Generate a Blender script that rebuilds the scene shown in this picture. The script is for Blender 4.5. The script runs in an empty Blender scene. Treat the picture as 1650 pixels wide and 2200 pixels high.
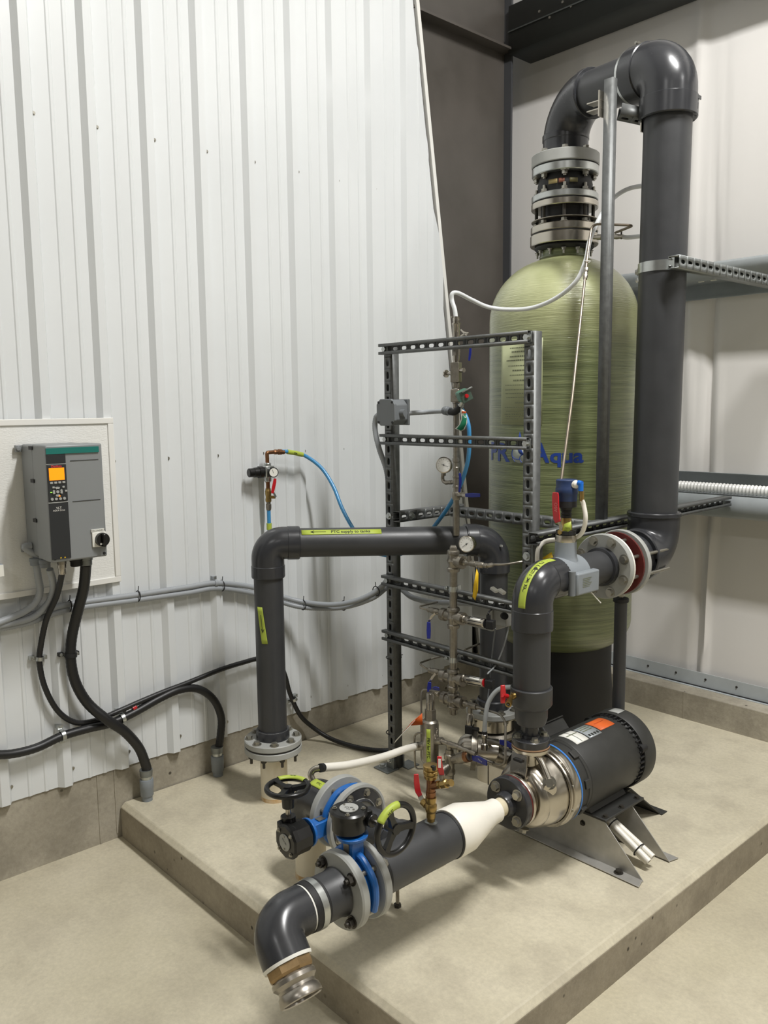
import bpy, bmesh, math, random
from mathutils import Vector as V, Matrix as Mx
random.seed(7)
PI = math.pi
sc = bpy.context.scene

# ------------------------------------------------------------------ camera
FPX, YAW, PIT, ROL = 1799.69, -0.83111, -0.12511, -0.01116
CAM = V((3.08365, 0.0, 1.71194))
_d = V((math.sin(YAW)*math.cos(PIT), math.cos(YAW)*math.cos(PIT), math.sin(PIT)))
_r = _d.cross(V((0, 0, 1))).normalized(); _u = _r.cross(_d)
_c, _s = math.cos(ROL), math.sin(ROL)
RR, UU = _c*_r+_s*_u, -_s*_r+_c*_u
cd = bpy.data.cameras.new('camera'); cam = bpy.data.objects.new('camera', cd); sc.collection.objects.link(cam)
cd.sensor_fit = 'HORIZONTAL'; cd.sensor_width = 36.0; cd.lens = 36.0*FPX/1650.0; cd.clip_start = .05
m3 = Mx((RR, UU, -_d)).transposed()
cam.matrix_world = Mx.Translation(CAM) @ m3.to_4x4()
sc.camera = cam

# ------------------------------------------------------------------ world, lamps, exposure
w = bpy.data.worlds.new('world'); sc.world = w; w.use_nodes = True
w.node_tree.nodes['Background'].inputs[0].default_value = (.55, .58, .6, 1)
w.node_tree.nodes['Background'].inputs[1].default_value = .15
sc.view_settings.view_transform = 'Standard'; sc.view_settings.look = 'None'
sc.view_settings.gamma = 1.0; sc.view_settings.use_curve_mapping = False
sc.view_settings.exposure = -0.07
def lamp(x, y, z, sx, sy, e, rz=0, col=(1, .99, .97)):
    l = bpy.data.lights.new('bay_lamp_light', 'AREA'); l.shape = 'RECTANGLE'; l.size = sx; l.size_y = sy; l.energy = e; l.color = col
    o = bpy.data.objects.new('bay_lamp_light', l); sc.collection.objects.link(o); o.location = (x, y, z); o.rotation_euler = (0, 0, rz)
    return o
LAMPS = [(3.0, 2.1, 5.4, 265), (6.8, 2.4, 5.6, 80), (3.4, -3.4, 5.6, 40), (6.8, -3.4, 5.6, 35)]
for (lx, ly, lz, le) in LAMPS: lamp(lx, ly, lz-.06, 1.3, .3, le)

# ------------------------------------------------------------------ pixel -> point on a real plane (1650 x 2200 frame)
def P(x, y, ax, v):
    d = RR*((x-825)/FPX) + UU*(-(y-1100)/FPX) + _d
    t = (v-CAM[ax])/d[ax]
    return CAM + d*t
def pj(X):
    q = V(X)-CAM; z = q.dot(_d)
    return (825+FPX*q.dot(RR)/z, 1100-FPX*q.dot(UU)/z)
def Z(x, y, py):
    lo, hi = -1.0, 6.0
    for _ in range(40):
        m = (lo+hi)/2
        if pj((x, y, m))[1] > py: lo = m
        else: hi = m
    return m
def SC(X): return FPX/(V(X)-CAM).dot(_d)

# ------------------------------------------------------------------ materials
def lin(h):
    h = h.lstrip('#'); o = []
    for i in (0, 2, 4):
        c = int(h[i:i+2], 16)/255
        o.append(c/12.92 if c <= .04045 else ((c+.055)/1.055)**2.4)
    return (*o, 1)
MATS = {}
def mat(name, col, rough=.5, metal=0.0, var=.0, vscale=6.0, bump=0.0, bscale=60.0, col2=None, stretch=None, coat=0, emit=0, trans=0, alpha=1, rvar=0.0):
    if name in MATS: return MATS[name]
    m = bpy.data.materials.new(name); m.use_nodes = True; nt = m.node_tree; b = nt.nodes['Principled BSDF']
    b.inputs['Roughness'].default_value = rough; b.inputs['Metallic'].default_value = metal
    b.inputs['Base Color'].default_value = lin(col)
    if coat: b.inputs['Coat Weight'].default_value = coat; b.inputs['Coat Roughness'].default_value = .12
    if emit: b.inputs['Emission Color'].default_value = lin(col); b.inputs['Emission Strength'].default_value = emit
    if trans: b.inputs['Transmission Weight'].default_value = trans
    if alpha < 1: b.inputs['Alpha'].default_value = alpha
    if var or col2 or bump or rvar:
        tc = nt.nodes.new('ShaderNodeTexCoord'); mp = nt.nodes.new('ShaderNodeMapping'); nt.links.new(tc.outputs['Object'], mp.inputs[0])
        if stretch: mp.inputs['Scale'].default_value = stretch
    if var or col2 or rvar:
        n = nt.nodes.new('ShaderNodeTexNoise'); n.inputs['Scale'].default_value = vscale; n.inputs['Detail'].default_value = 6; n.inputs['Roughness'].default_value = .6
        nt.links.new(mp.outputs[0], n.inputs['Vector'])
        r = nt.nodes.new('ShaderNodeValToRGB'); c = lin(col)
        if col2: c2 = lin(col2)
        else: c2 = tuple(max(0, x*(1-var)) for x in c[:3])+(1,)
        r.color_ramp.elements[0].position = .32; r.color_ramp.elements[1].position = .68
        r.color_ramp.elements[0].color = c2; r.color_ramp.elements[1].color = c
        nt.links.new(n.outputs[0], r.inputs[0]); nt.links.new(r.outputs[0], b.inputs['Base Color'])
        if rvar:
            mr = nt.nodes.new('ShaderNodeMapRange'); mr.inputs[3].default_value = max(0, rough-rvar); mr.inputs[4].default_value = min(1, rough+rvar)
            nt.links.new(n.outputs[0], mr.inputs[0]); nt.links.new(mr.outputs[0], b.inputs['Roughness'])
    if bump:
        n2 = nt.nodes.new('ShaderNodeTexNoise'); n2.inputs['Scale'].default_value = bscale; n2.inputs['Detail'].default_value = 4
        nt.links.new(mp.outputs[0], n2.inputs['Vector'])
        bp = nt.nodes.new('ShaderNodeBump'); bp.inputs['Strength'].default_value = bump; bp.inputs['Distance'].default_value = .01
        nt.links.new(n2.outputs[0], bp.inputs['Height']); nt.links.new(bp.outputs[0], b.inputs['Normal'])
    MATS[name] = m; return m
def concrete(name, c1, c2, c3, rough=.6, pits=True, scale=1.0, bump=.25):
    m = bpy.data.materials.new(name); m.use_nodes = True; nt = m.node_tree; b = nt.nodes['Principled BSDF']; L = nt.links.new
    g = nt.nodes.new('ShaderNodeNewGeometry'); N = nt.nodes.new
    def noise(s, d=8, rg=.6, vec=None):
        n = N('ShaderNodeTexNoise'); n.inputs['Scale'].default_value = s; n.inputs['Detail'].default_value = d; n.inputs['Roughness'].default_value = rg
        L(vec or g.outputs['Position'], n.inputs['Vector']); return n.outputs[0]
    def ramp(f, a, b_, ca, cb):
        r = N('ShaderNodeValToRGB'); r.color_ramp.elements[0].position = a; r.color_ramp.elements[1].position = b_
        r.color_ramp.elements[0].color = ca; r.color_ramp.elements[1].color = cb; L(f, r.inputs[0]); return r.outputs[0]
    def mix(f, a, b_, bt='MIX'):
        x = N('ShaderNodeMix'); x.data_type = 'RGBA'; x.blend_type = bt
        if isinstance(f, float): x.inputs[0].default_value = f
        else: L(f, x.inputs[0])
        L(a, x.inputs[6]); L(b_, x.inputs[7]); return x.outputs[2]
    base = ramp(noise(1.6*scale), .38, .66, lin(c2), lin(c1))
    st = ramp(noise(4.5*scale, 10, .7), .46, .62, (0, 0, 0, 1), (1, 1, 1, 1))
    dk = N('ShaderNodeRGB'); dk.outputs[0].default_value = lin(c3)
    sep = N('ShaderNodeMath'); sep.operation = 'MULTIPLY'; sep.inputs[1].default_value = .32; L(st, sep.inputs[0])
    col = mix(sep.outputs[0], base, dk.outputs[0])
    fine = ramp(noise(70, 6, .7), .3, .7, (.86, .86, .86, 1), (1.06, 1.06, 1.06, 1))
    col = mix(1.0, col, fine, 'MULTIPLY')
    if pits:
        v = N('ShaderNodeTexVoronoi'); v.inputs['Scale'].default_value = 15; v.inputs['Randomness'].default_value = 1; L(g.outputs['Position'], v.inputs['Vector'])
        pt = ramp(v.outputs['Distance'], .07, .12, (1, 1, 1, 1), (0, 0, 0, 1))
        gate = ramp(noise(3.1, 3), .45, .55, (0, 0, 0, 1), (1, 1, 1, 1))
        mu = N('ShaderNodeMath'); mu.operation = 'MULTIPLY'; L(pt, mu.inputs[0]); L(gate, mu.inputs[1])
        pk = N('ShaderNodeRGB'); pk.outputs[0].default_value = lin('4a443a')
        col = mix(mu.outputs[0], col, pk.outputs[0])
    L(col, b.inputs['Base Color'])
    rr = N('ShaderNodeMapRange'); rr.inputs[3].default_value = rough-.12; rr.inputs[4].default_value = rough+.15; L(noise(3.0), rr.inputs[0]); L(rr.outputs[0], b.inputs['Roughness'])
    bp = N('ShaderNodeBump'); bp.inputs['Strength'].default_value = bump; bp.inputs['Distance'].default_value = .006; L(noise(45, 6), bp.inputs['Height']); L(bp.outputs[0], b.inputs['Normal'])
    MATS[name] = m; return m

PVC = mat('dark_grey_pvc', '#3b3c3e', .42, var=.18, vscale=9, bump=.03, bscale=300, rvar=.1)
PVCS = mat('moulded_grey_pvc', '#343538', .25, var=.12, vscale=12, rvar=.08)
PVCF = mat('light_grey_pvc', '#a5a6a2', .5, var=.12, vscale=14)
PVCM = mat('mid_grey_plastic', '#858b90', .45, var=.06, vscale=20)
JBOX = mat('box_grey_plastic', '#6f7376', .5)
WPVC = mat('white_pvc', '#efebe0', .35, var=.05, vscale=15)
CREAM = mat('cream_pvc', '#d8cdb0', .4)
OLDPVC = mat('stained_white_pvc', '#e0d8c4', .5, col2='#cfc2a4', vscale=7, stretch=(1, 1, .35))
BLK = mat('black_paint', '#141414', .28, var=.2, vscale=30)
BLKM = mat('black_rubber', '#1b1b1c', .6, bump=.05)
BLKC = mat('black_conduit', '#1a1a1b', .42)
MOTOR = mat('motor_black', '#353533', .5, var=.25, vscale=14, bump=.05, bscale=400)
STAND = mat('tank_stand_black', '#101011', .6)
GALV = mat('galvanised_steel', '#8f9392', .42, .75, var=.25, vscale=30, rvar=.1)
GALVW = mat('weathered_strut', '#707271', .5, .4, var=.3, vscale=40, rvar=.12)
ZINC = mat('bright_zinc', '#c3c6c4', .28, .9, var=.12, vscale=40)
SS = mat('stainless', '#b8b2a8', .26, 1.0, var=.12, vscale=30, rvar=.1)
SSD = mat('dull_stainless', '#a29c91', .36, .9, var=.25, vscale=60, bump=.06, bscale=250, rvar=.12)
SSP = mat('polished_stainless', '#bfb9ae', .24, 1.0, var=.04, vscale=12, rvar=.05)
BOLT = mat('bolt_steel', '#a9a69c', .35, .9, var=.15, vscale=90)
BOLTD = mat('dark_bolt', '#4a4742', .5, .7)
BRASS = mat('brass', '#b0945c', .32, .85, var=.2, vscale=50)
COPPER = mat('copper', '#94694a', .35, .85, var=.25, vscale=60)
RED = mat('red_handle', '#c01e26', .35, coat=.3)
BLUE = mat('valve_blue', '#1f66b4', .35, var=.15, vscale=20, coat=.3)
NAVY = mat('navy_handle', '#1f2a86', .35)
CAPB = mat('cap_blue', '#22365f', .5, var=.1, vscale=30)
SKY = mat('blue_hose', '#3f8cc0', .35, coat=.3)
GREEN = mat('solenoid_green', '#4d7a68', .4)
TAGG = mat('tag_green', '#12825a', .5)
TAPE = mat('lime_tape', '#a8b846', .5)
INK = mat('marker_ink', '#20221c', .6)
YEL = mat('yellow_tag', '#efc425', .5)
ORG = mat('orange_tag', '#d8642a', .5)
WHT = mat('white_label', '#e9e8e0', .5)
CLEAR = mat('clear_tube', '#e6e9ea', .2, coat=.5, trans=.15)
CLEARG = mat('clear_grey_tube', '#a9adae', .25, coat=.5)
REDG = mat('red_gasket', '#5e1d19', .55, var=.15, vscale=30)
LOGO = mat('logo_blue', '#23408e', .4)
LOGOW = mat('logo_pale', '#b9c0b6', .45)
GREYCON = mat('grey_conduit', '#9b9fa3', .42)
VFDG = mat('drive_grey', '#86898a', .45, .1, bump=.02, bscale=400)
VFDB = mat('drive_black', '#26282a', .45)
SIDE = mat('white_siding', '#dcdfe0', .3, .0, var=.03, vscale=2, bump=.012, bscale=2.5, coat=.25)
BOARD = mat('textured_white_board', '#e6e6e2', .45, bump=.2, bscale=110, stretch=(1, 1, 2.5))
TRIM = mat('white_trim', '#e6e5e0', .35)
COLM = mat('dark_primer_steel', '#55504b', .45, var=.2, vscale=3, col2='#48443f', rvar=.1)
COLF = mat('grey_primer_steel', '#46474a', .45, var=.15, vscale=3)
GIRT = mat('girt_steel', '#b9bfc1', .42, .0, var=.15, vscale=8)
GIRTD = mat('girt_shaded_steel', '#454846', .5, .2, var=.15, vscale=6)  # mid-dark girt steel with the shadow high on the wall painted in

# ------------------------------------------------------------------ geometry
def basis(d, ref=None):
    d = V(d).normalized(); r = V(ref) if ref is not None else (V((0, 0, 1)) if abs(d.z) < .95 else V((0, 1, 0)))
    u = r - d*r.dot(d)
    if u.length < 1e-6: u = V((1, 0, 0)) - d*d.x
    u.normalize(); return u, d.cross(u), d
class G:
    def __init__(s): s.v = []; s.f = []
    def add(s, vs, fs):
        n = len(s.v); s.v += [V(x) for x in vs]; s.f += [tuple(i+n for i in f) for f in fs]; return s
    def join(s, o): return s.add(o.v, o.f)
    def box(s, c, size, R=None):
        c = V(c); h = V(size)/2; vs = []
        for x in (-1, 1):
            for y in (-1, 1):
                for z in (-1, 1):
                    q = V((x*h.x, y*h.y, z*h.z)); vs.append(c + (R @ q if R else q))
        return s.add(vs, [(0, 1, 3, 2), (4, 6, 7, 5), (0, 4, 5, 1), (2, 3, 7, 6), (0, 2, 6, 4), (1, 5, 7, 3)])
    def bb(s, a, b):   # box between two corners
        a = V(a); b = V(b); return s.box((a+b)/2, [abs(x) for x in (b-a)])
    def lathe(s, o, d, prof, n=28, ref=None):
        u, w_, d = basis(d, ref); o = V(o); vs = []; fs = []; rows = []
        for (t, r) in prof:
            if r < 1e-6: rows.append([len(vs)]); vs.append(o+d*t)
            else:
                rows.append(list(range(len(vs), len(vs)+n)))
                for i in range(n):
                    a = 2*PI*i/n; vs.append(o+d*t+(u*math.cos(a)+w_*math.sin(a))*r)
        for A, B in zip(rows[:-1], rows[1:]):
            for i in range(n):
                j = (i+1) % n
                if len(A) == 1 and len(B) > 1: fs.append((A[0], B[j], B[i]))
                elif len(B) == 1 and len(A) > 1: fs.append((A[i], A[j], B[0]))
                elif len(A) > 1: fs.append((A[i], A[j], B[j], B[i]))
        return s.add(vs, fs)
    def cyl(s, a, b, r, n=24, r2=None, cap=True, bev=0):
        a = V(a); b = V(b); L = (b-a).length; r2 = r if r2 is None else r2
        pr = [(0, r), (L, r2)]
        if bev: pr = [(0, r-bev), (bev, r), (L-bev, r2), (L, r2-bev)]
        if cap: pr = [(0, 0)]+pr+[(L, 0)]
        return s.lathe(a, b-a, pr, n)
    def pipe(s, a, b, r, ri, n=32):   # hollow
        L = (V(b)-V(a)).length
        return s.lathe(a, V(b)-V(a), [(0, ri), (0, r), (L, r), (L, ri), (0, ri)], n)
    def hex(s, a, b, r): return s.cyl(a, b, r, 6)
    def tube(s, pts, r, n=12, smooth=0, cap=True):
        pts = [V(p) for p in pts]
        if smooth: pts = crom(pts, smooth)
        rr = r if isinstance(r, (list, tuple)) else None
        if callable(r): rr = [r(i) for i in range(len(pts))]
        t = (pts[1]-pts[0]).normalized(); u, w_, _ = basis(t); vs = []; fs = []
        for i, p in enumerate(pts):
            if i == 0: tn = (pts[1]-pts[0])
            elif i == len(pts)-1: tn = (pts[-1]-pts[-2])
            else: tn = (pts[i+1]-p).normalized()+(p-pts[i-1]).normalized()
            tn = tn.normalized() if tn.length > 1e-9 else t
            u = (u - tn*u.dot(tn)).normalized(); w_ = tn.cross(u); ri = rr[i] if rr else r
            for k in range(n):
                a = 2*PI*k/n; vs.append(p+(u*math.cos(a)+w_*math.sin(a))*ri)
        for i in range(len(pts)-1):
            for k in range(n):
                j = (k+1) % n; fs.append((i*n+k, i*n+j, (i+1)*n+j, (i+1)*n+k))
        if cap: fs.append(tuple(range(n-1, -1, -1))); fs.append(tuple(range((len(pts)-1)*n, len(pts)*n)))
        return s.add(vs, fs)
    def ring(s, c, ax, R, r, n=36, m=10, a0=0, a1=2*PI):
        u, w_, d = basis(ax); c = V(c); full = abs(a1-a0-2*PI) < 1e-6
        pts = [c+(u*math.cos(a0+(a1-a0)*i/n)+w_*math.sin(a0+(a1-a0)*i/n))*R for i in range(n+(0 if full else 1))]
        if not full: return s.tube(pts, r, m)
        vs = []; fs = []
        for i, p in enumerate(pts):
            q = (p-c).normalized()
            for k in range(m):
                a = 2*PI*k/m; vs.append(p+(q*math.cos(a)+d*math.sin(a))*r)
        for i in range(n):
            for k in range(m):
                j = (k+1) % m; i2 = (i+1) % n; fs.append((i*m+k, i2*m+k, i2*m+j, i*m+j))
        return s.add(vs, fs)
    def ext(s, poly, vec):
        n = len(poly); vec = V(vec); poly = [V(p) for p in poly]
        return s.add(poly+[p+vec for p in poly], [tuple(range(n-1, -1, -1)), tuple(range(n, 2*n))]+[(i, (i+1) % n, n+(i+1) % n, n+i) for i in range(n)])
    def patch(s, fn, u0, u1, v0, v1, nu=8, nv=8):
        vs = [fn(u0+(u1-u0)*i/nu, v0+(v1-v0)*j/nv) for i in range(nu+1) for j in range(nv+1)]
        return s.add(vs, [(i*(nv+1)+j, (i+1)*(nv+1)+j, (i+1)*(nv+1)+j+1, i*(nv+1)+j+1) for i in range(nu) for j in range(nv)])
def crom(p, k):
    o = []; q = [p[0]*2-p[1]]+p+[p[-1]*2-p[-2]]
    for i in range(1, len(q)-2):
        a, b, c, d = q[i-1:i+3]
        for j in range(k):
            t = j/k; o.append(.5*((2*b)+(c-a)*t+(2*a-5*b+4*c-d)*t*t+(3*b-a-3*c+d)*t**3))
    o.append(q[-2]); return o
def resample(p, step):
    L = [0]
    for a, b in zip(p[:-1], p[1:]): L.append(L[-1]+(b-a).length)
    n = max(2, int(L[-1]/step)); o = []; j = 0
    for i in range(n+1):
        s_ = L[-1]*i/n
        while j < len(p)-2 and L[j+1] < s_: j += 1
        f_ = (s_-L[j])/max(1e-9, L[j+1]-L[j]); o.append(p[j].lerp(p[j+1], min(1, f_)))
    return o

# ------------------------------------------------------------------ objects
WM = {}
def _mesh(name, g, m, solid=0, bev=0, ang=35):
    me = bpy.data.meshes.new(name); c = V((0, 0, 0))
    if g.v:
        mn = V([min(v[i] for v in g.v) for i in range(3)]); mx = V([max(v[i] for v in g.v) for i in range(3)]); c = (mn+mx)/2
    me.from_pydata([v-c for v in g.v], [], g.f); me.validate()
    me.materials.append(m); bm = bmesh.new(); bm.from_mesh(me)
    if not solid: bmesh.ops.recalc_face_normals(bm, faces=bm.faces)
    bm.to_mesh(me); bm.free()
    me.polygons.foreach_set('use_smooth', [True]*len(me.polygons)); me.set_sharp_from_angle(angle=math.radians(ang))
    return me, c
def link(o, parent, W):
    sc.collection.objects.link(o); WM[o.name] = W
    if parent is not None:
        o.parent = parent; o.matrix_parent_inverse = WM[parent.name].inverted()
    o.matrix_basis = W
def obj(name, g, m, parent=None, solid=0, bev=0, ang=35, label=None, kind=None):
    me, c = _mesh(name, g, m, solid, bev, ang); o = bpy.data.objects.new(name, me); link(o, parent, Mx.Translation(c))
    if solid:
        md = o.modifiers.new('solid', 'SOLIDIFY'); md.thickness = solid; md.offset = 0
    if bev:
        md = o.modifiers.new('bevel', 'BEVEL'); md.width = bev; md.segments = 2; md.limit_method = 'ANGLE'; md.angle_limit = math.radians(40); md.harden_normals = False
    if label: o['label'] = label
    if kind: o['kind'] = kind
    return o
def tag(o, label, cat, group=None):
    o['label'] = label; o['category'] = cat
    if group: o['group'] = group
    return o
def thing(name, label, cat, loc, group=None):
    o = bpy.data.objects.new(name, None); o.empty_display_size = .05; link(o, None, Mx.Translation(V(loc))); return tag(o, label, cat, group)
def struct(name, g, m, parent=None, **k):
    o = obj(name, g, m, parent, **k)
    if parent is None: o['kind'] = 'structure'
    return o
_bm = {}
def bolt_at(parent, p, d, r, m, name='bolt', kind='hex', stud=0):
    key = (round(r, 5), kind, m.name, round(stud, 4))
    if key not in _bm:
        g = G()
        if kind == 'hex': g.cyl((0, 0, 0), (0, 0, r*.22), r*1.45, 18); g.hex((0, 0, r*.22), (0, 0, r*1.05), r)
        elif kind == 'nut': g.cyl((0, 0, 0), (0, 0, r*.22), r*1.4, 18); g.hex((0, 0, r*.22), (0, 0, r*1.25), r); g.cyl((0, 0, 0), (0, 0, r*1.25+stud), r*.52, 10)
        else: g.cyl((0, 0, 0), (0, 0, r*.8), r, 14, r*.8)
        me = bpy.data.meshes.new(name); me.from_pydata([v[:] for v in g.v], [], g.f); me.materials.append(m)
        me.polygons.foreach_set('use_smooth', [True]*len(me.polygons)); me.set_sharp_from_angle(angle=.6); _bm[key] = me
    u, w_, d = basis(d); M = Mx((u, w_, d)).transposed().to_4x4(); M.translation = V(p)
    o = bpy.data.objects.new(name, _bm[key]); link(o, parent, M); return o
def bolts(parent, c, ax, R, n, r, m=None, ph=0, kind='hex', ref=None, stud=0, name='bolt', skip=()):
    u, w_, d = basis(ax, ref)
    for i in range(n):
        if i in skip: continue
        a = 2*PI*(i+ph)/n; bolt_at(parent, V(c)+(u*math.cos(a)+w_*math.sin(a))*R, d, r, m or BOLT, name, kind, stud)
def text_mesh(s, size, bold=0, cut=0):
    cu = bpy.data.curves.new('t', 'FONT'); cu.body = s; cu.size = size; cu.align_x = 'CENTER'; cu.align_y = 'CENTER'; cu.offset = bold
    o = bpy.data.objects.new('t', cu); sc.collection.objects.link(o); dg = bpy.context.evaluated_depsgraph_get(); dg.update()
    me = bpy.data.meshes.new_from_object(o.evaluated_get(dg)); sc.collection.objects.unlink(o); bpy.data.objects.remove(o)
    if cut:
        bm = bmesh.new(); bm.from_mesh(me); xs = [v.co.x for v in bm.verts]; x = min(xs)
        while x < max(xs):
            x += cut; bmesh.ops.bisect_plane(bm, geom=bm.verts[:]+bm.edges[:]+bm.faces[:], plane_co=(x, 0, 0), plane_no=(1, 0, 0))
        bm.to_mesh(me); bm.free()
    g = G(); g.v = [v.co.copy() for v in me.vertices]; g.f = [tuple(p.vertices) for p in me.polygons]; bpy.data.meshes.remove(me); return g
def text(s, size, fn, m, parent, name='lettering', bold=0, cut=.008):
    g = text_mesh(s, size, bold, cut); g.v = [V(fn(v.x, v.y)) for v in g.v]
    return obj(name, g, m, parent)
def flat(o, ex, ey):
    o, ex, ey = V(o), V(ex), V(ey); return lambda u, v: o+ex*u+ey*v
def cylmap(o, ax, r, refdir, rot=0.0):
    """u runs round the cylinder, v along its axis; rot turns the writing."""
    u_, w_, d = basis(ax, refdir); o = V(o); cr, sr = math.cos(rot), math.sin(rot)
    def f(u, v):
        uu, vv = u*cr-v*sr, u*sr+v*cr
        a = uu/r; return o+d*vv+(u_*math.cos(a)+w_*math.sin(a))*r
    return f
def elbow_path(c, d1, d2, L1, L2, bend, n=12):
    c = V(c); d1 = V(d1).normalized(); d2 = V(d2).normalized(); cosA = d1.dot(d2); ang = math.acos(max(-1, min(1, cosA)))
    t = bend/math.tan(ang/2); a = c+d1*t; b = c+d2*t; bis = (d1+d2).normalized(); cc = c+bis*(bend/math.sin(ang/2))
    pts = [c+d1*L1]; va = a-cc; vb = b-cc; th = va.angle(vb); ax = va.cross(vb).normalized()
    for i in range(n+1): pts.append(cc+Mx.Rotation(th*i/n, 3, ax) @ va)
    pts.append(c+d2*L2); return pts
def elbow(name, c, d1, d2, L1, L2, R, bend, m, parent, sock=.0, sl=.05, rim=.004):
    g = G(); c = V(c); d1 = V(d1).normalized(); d2 = V(d2).normalized()
    g.tube(elbow_path(c, d1, d2, L1, L2, bend), R, 36)
    for d, L in ((d1, L1), (d2, L2)):
        if sock: g.lathe(c+d*(L-sl), d, [(0, R-.002), (.004, R+sock), (sl-rim, R+sock), (sl, R+sock-rim), (sl, R*.9)], 36)
    return obj(name, g, m, parent)
def strut(g, a, b, back, slots=True, W=.0413, D=.0413, phase=0.0, open_lip=True):
    a = V(a); b = V(b); d = (b-a).normalized(); L = (b-a).length; k = V(back); k = (k-d*k.dot(d)).normalized(); s_ = d.cross(k)
    pt = lambda t, x, y: a+d*t+s_*x+k*y
    h = W/2; p = .0508; hl, hw = .0143, .0072
    # back plate with slots
    if slots:
        n = max(1, int(round(L/p))); p = L/n
        for i in range(n):
            t0 = i*p; t1 = t0+p; cx = (t0+t1)/2; hole = []; outer = []
            for j in range(16):
                an = 2*PI*j/16; ca, sa = math.cos(an), math.sin(an)
                hx = (hl-hw)*(0 if abs(ca) < 1e-6 else (1 if ca > 0 else -1))+hw*ca; hy = hw*sa
                hole.append((cx+hx, hy)); m_ = max(abs(ca), abs(sa)); outer.append((cx+ca/m_*p/2, sa/m_*h))
            vs = [pt(x, y, D/2) for x, y in hole]+[pt(x, y, D/2) for x, y in outer]
            g.add(vs, [(j, (j+1) % 16, 16+(j+1) % 16, 16+j) for j in range(16)])
    else: g.add([pt(0, -h, D/2), pt(L, -h, D/2), pt(L, h, D/2), pt(0, h, D/2)], [(0, 1, 2, 3)])
    for sg in (-1, 1):
        prof = [(sg*h, D/2), (sg*h, -D/2), (sg*(h-.0095), -D/2), (sg*(h-.0095), -D/2+.007)]
        vs = []
        for x, y in prof: vs += [pt(0, x, y), pt(L, x, y)]
        g.add(vs, [(2*i, 2*i+1, 2*i+3, 2*i+2) for i in range(3)])
    return g
def handle(parent, pts, wid, th, m, up, name='handle', label=None):
    """flat lever along points, width across 'up' x path"""
    g = G(); pts = [V(p) for p in pts]; up = V(up).normalized(); vs = []; fs = []
    for i, p in enumerate(pts):
        d = (pts[min(i+1, len(pts)-1)]-pts[max(i-1, 0)]).normalized(); s_ = d.cross(up).normalized(); w2 = wid/2*(.8 if i in (0, len(pts)-1) else 1)
        vs += [p-s_*w2-up*th/2, p+s_*w2-up*th/2, p+s_*w2+up*th/2, p-s_*w2+up*th/2]
    n = len(pts)
    for i in range(n-1):
        for k in range(4): fs.append((4*i+k, 4*i+(k+1) % 4, 4*i+4+(k+1) % 4, 4*i+4+k))
    fs += [(3, 2, 1, 0), (4*n-4, 4*n-3, 4*n-2, 4*n-1)]
    g.add(vs, fs); return obj(name, g, m, parent, bev=min(wid, th)*.3, label=label)
def fit(g, a, b, prof, n=20):
    """turned piece from a to b; prof = (fraction, radius)"""
    a = V(a); b = V(b); L = (b-a).length; pr = [(0, 0)]+[(f_*L, r) for f_, r in prof]+[(L, 0)]
    return g.lathe(a, b-a, pr, n)
def flange(name, c, ax, R, th, hubR, hubL, m, parent, bore=None, n=48, label=None, hubside=1):
    g = G(); ri = bore or hubR*.8; b = .003
    g.lathe(c, ax, [(0, ri), (0, R-b), (b, R), (th-b, R), (th, R-b), (th, hubR), (th+hubL, hubR-.002), (th+hubL, ri), (0, ri)], n)
    return obj(name, g, m, parent, label=label)

# ================================================================== SETTING
PAD_Z, PAD_Y, PAD_X = .1428, 1.3612, 1.836
CURB_Y, CURB_Z, BACK_Y = 3.8236, .2808, 4.0
concrete('floor_concrete', '#cfc7b1', '#c0b8a0', '#9f9684', rough=.4, pits=False, scale=.8, bump=.06)
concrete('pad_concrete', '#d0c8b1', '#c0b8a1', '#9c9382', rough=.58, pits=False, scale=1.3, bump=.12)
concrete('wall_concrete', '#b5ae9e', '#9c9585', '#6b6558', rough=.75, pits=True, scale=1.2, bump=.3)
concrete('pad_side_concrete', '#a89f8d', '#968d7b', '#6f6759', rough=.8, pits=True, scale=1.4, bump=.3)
g = G(); g.bb((-.3, -7, -.2), (9.5, CURB_Y+.6, 0)); struct('floor', g, MATS['floor_concrete'])
# housekeeping pad with a chamfered lip
g = G(); ch = .018; x1, y0 = PAD_X, PAD_Y
prof = [(0, y0), (x1, y0), (x1, CURB_Y+.01), (0, CURB_Y+.01)]
lo = [V((a, b, -.01)) for a, b in prof]; mid = [V((a, b, PAD_Z-ch)) for a, b in prof]
top = [V((0, y0+ch, PAD_Z)), V((x1-ch, y0+ch, PAD_Z)), V((x1-ch, CURB_Y+.01, PAD_Z)), V((0, CURB_Y+.01, PAD_Z))]
g.add(lo+mid+top, [(0, 1, 5, 4), (1, 2, 6, 5), (2, 3, 7, 6), (3, 0, 4, 7), (4, 5, 9, 8), (5, 6, 10, 9), (6, 7, 11, 10), (7, 4, 8, 11), (8, 9, 10, 11), (3, 2, 1, 0)])
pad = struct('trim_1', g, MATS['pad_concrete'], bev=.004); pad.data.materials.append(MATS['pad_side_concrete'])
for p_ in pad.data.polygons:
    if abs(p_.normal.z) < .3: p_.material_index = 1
pad['label'] = 'raised concrete pad with chamfered edge under the pump skid'
# concrete stem walls
g = G(); g.bb((-.25, -7, 0), (-.004, CURB_Y+.3, .305)); struct('baseboard_left', g, MATS['wall_concrete'])
g = G(); g.bb((-.25, CURB_Y, 0), (9.5, CURB_Y+.5, CURB_Z)); bbk = struct('baseboard_back', g, MATS['wall_concrete'], bev=.004)
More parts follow.
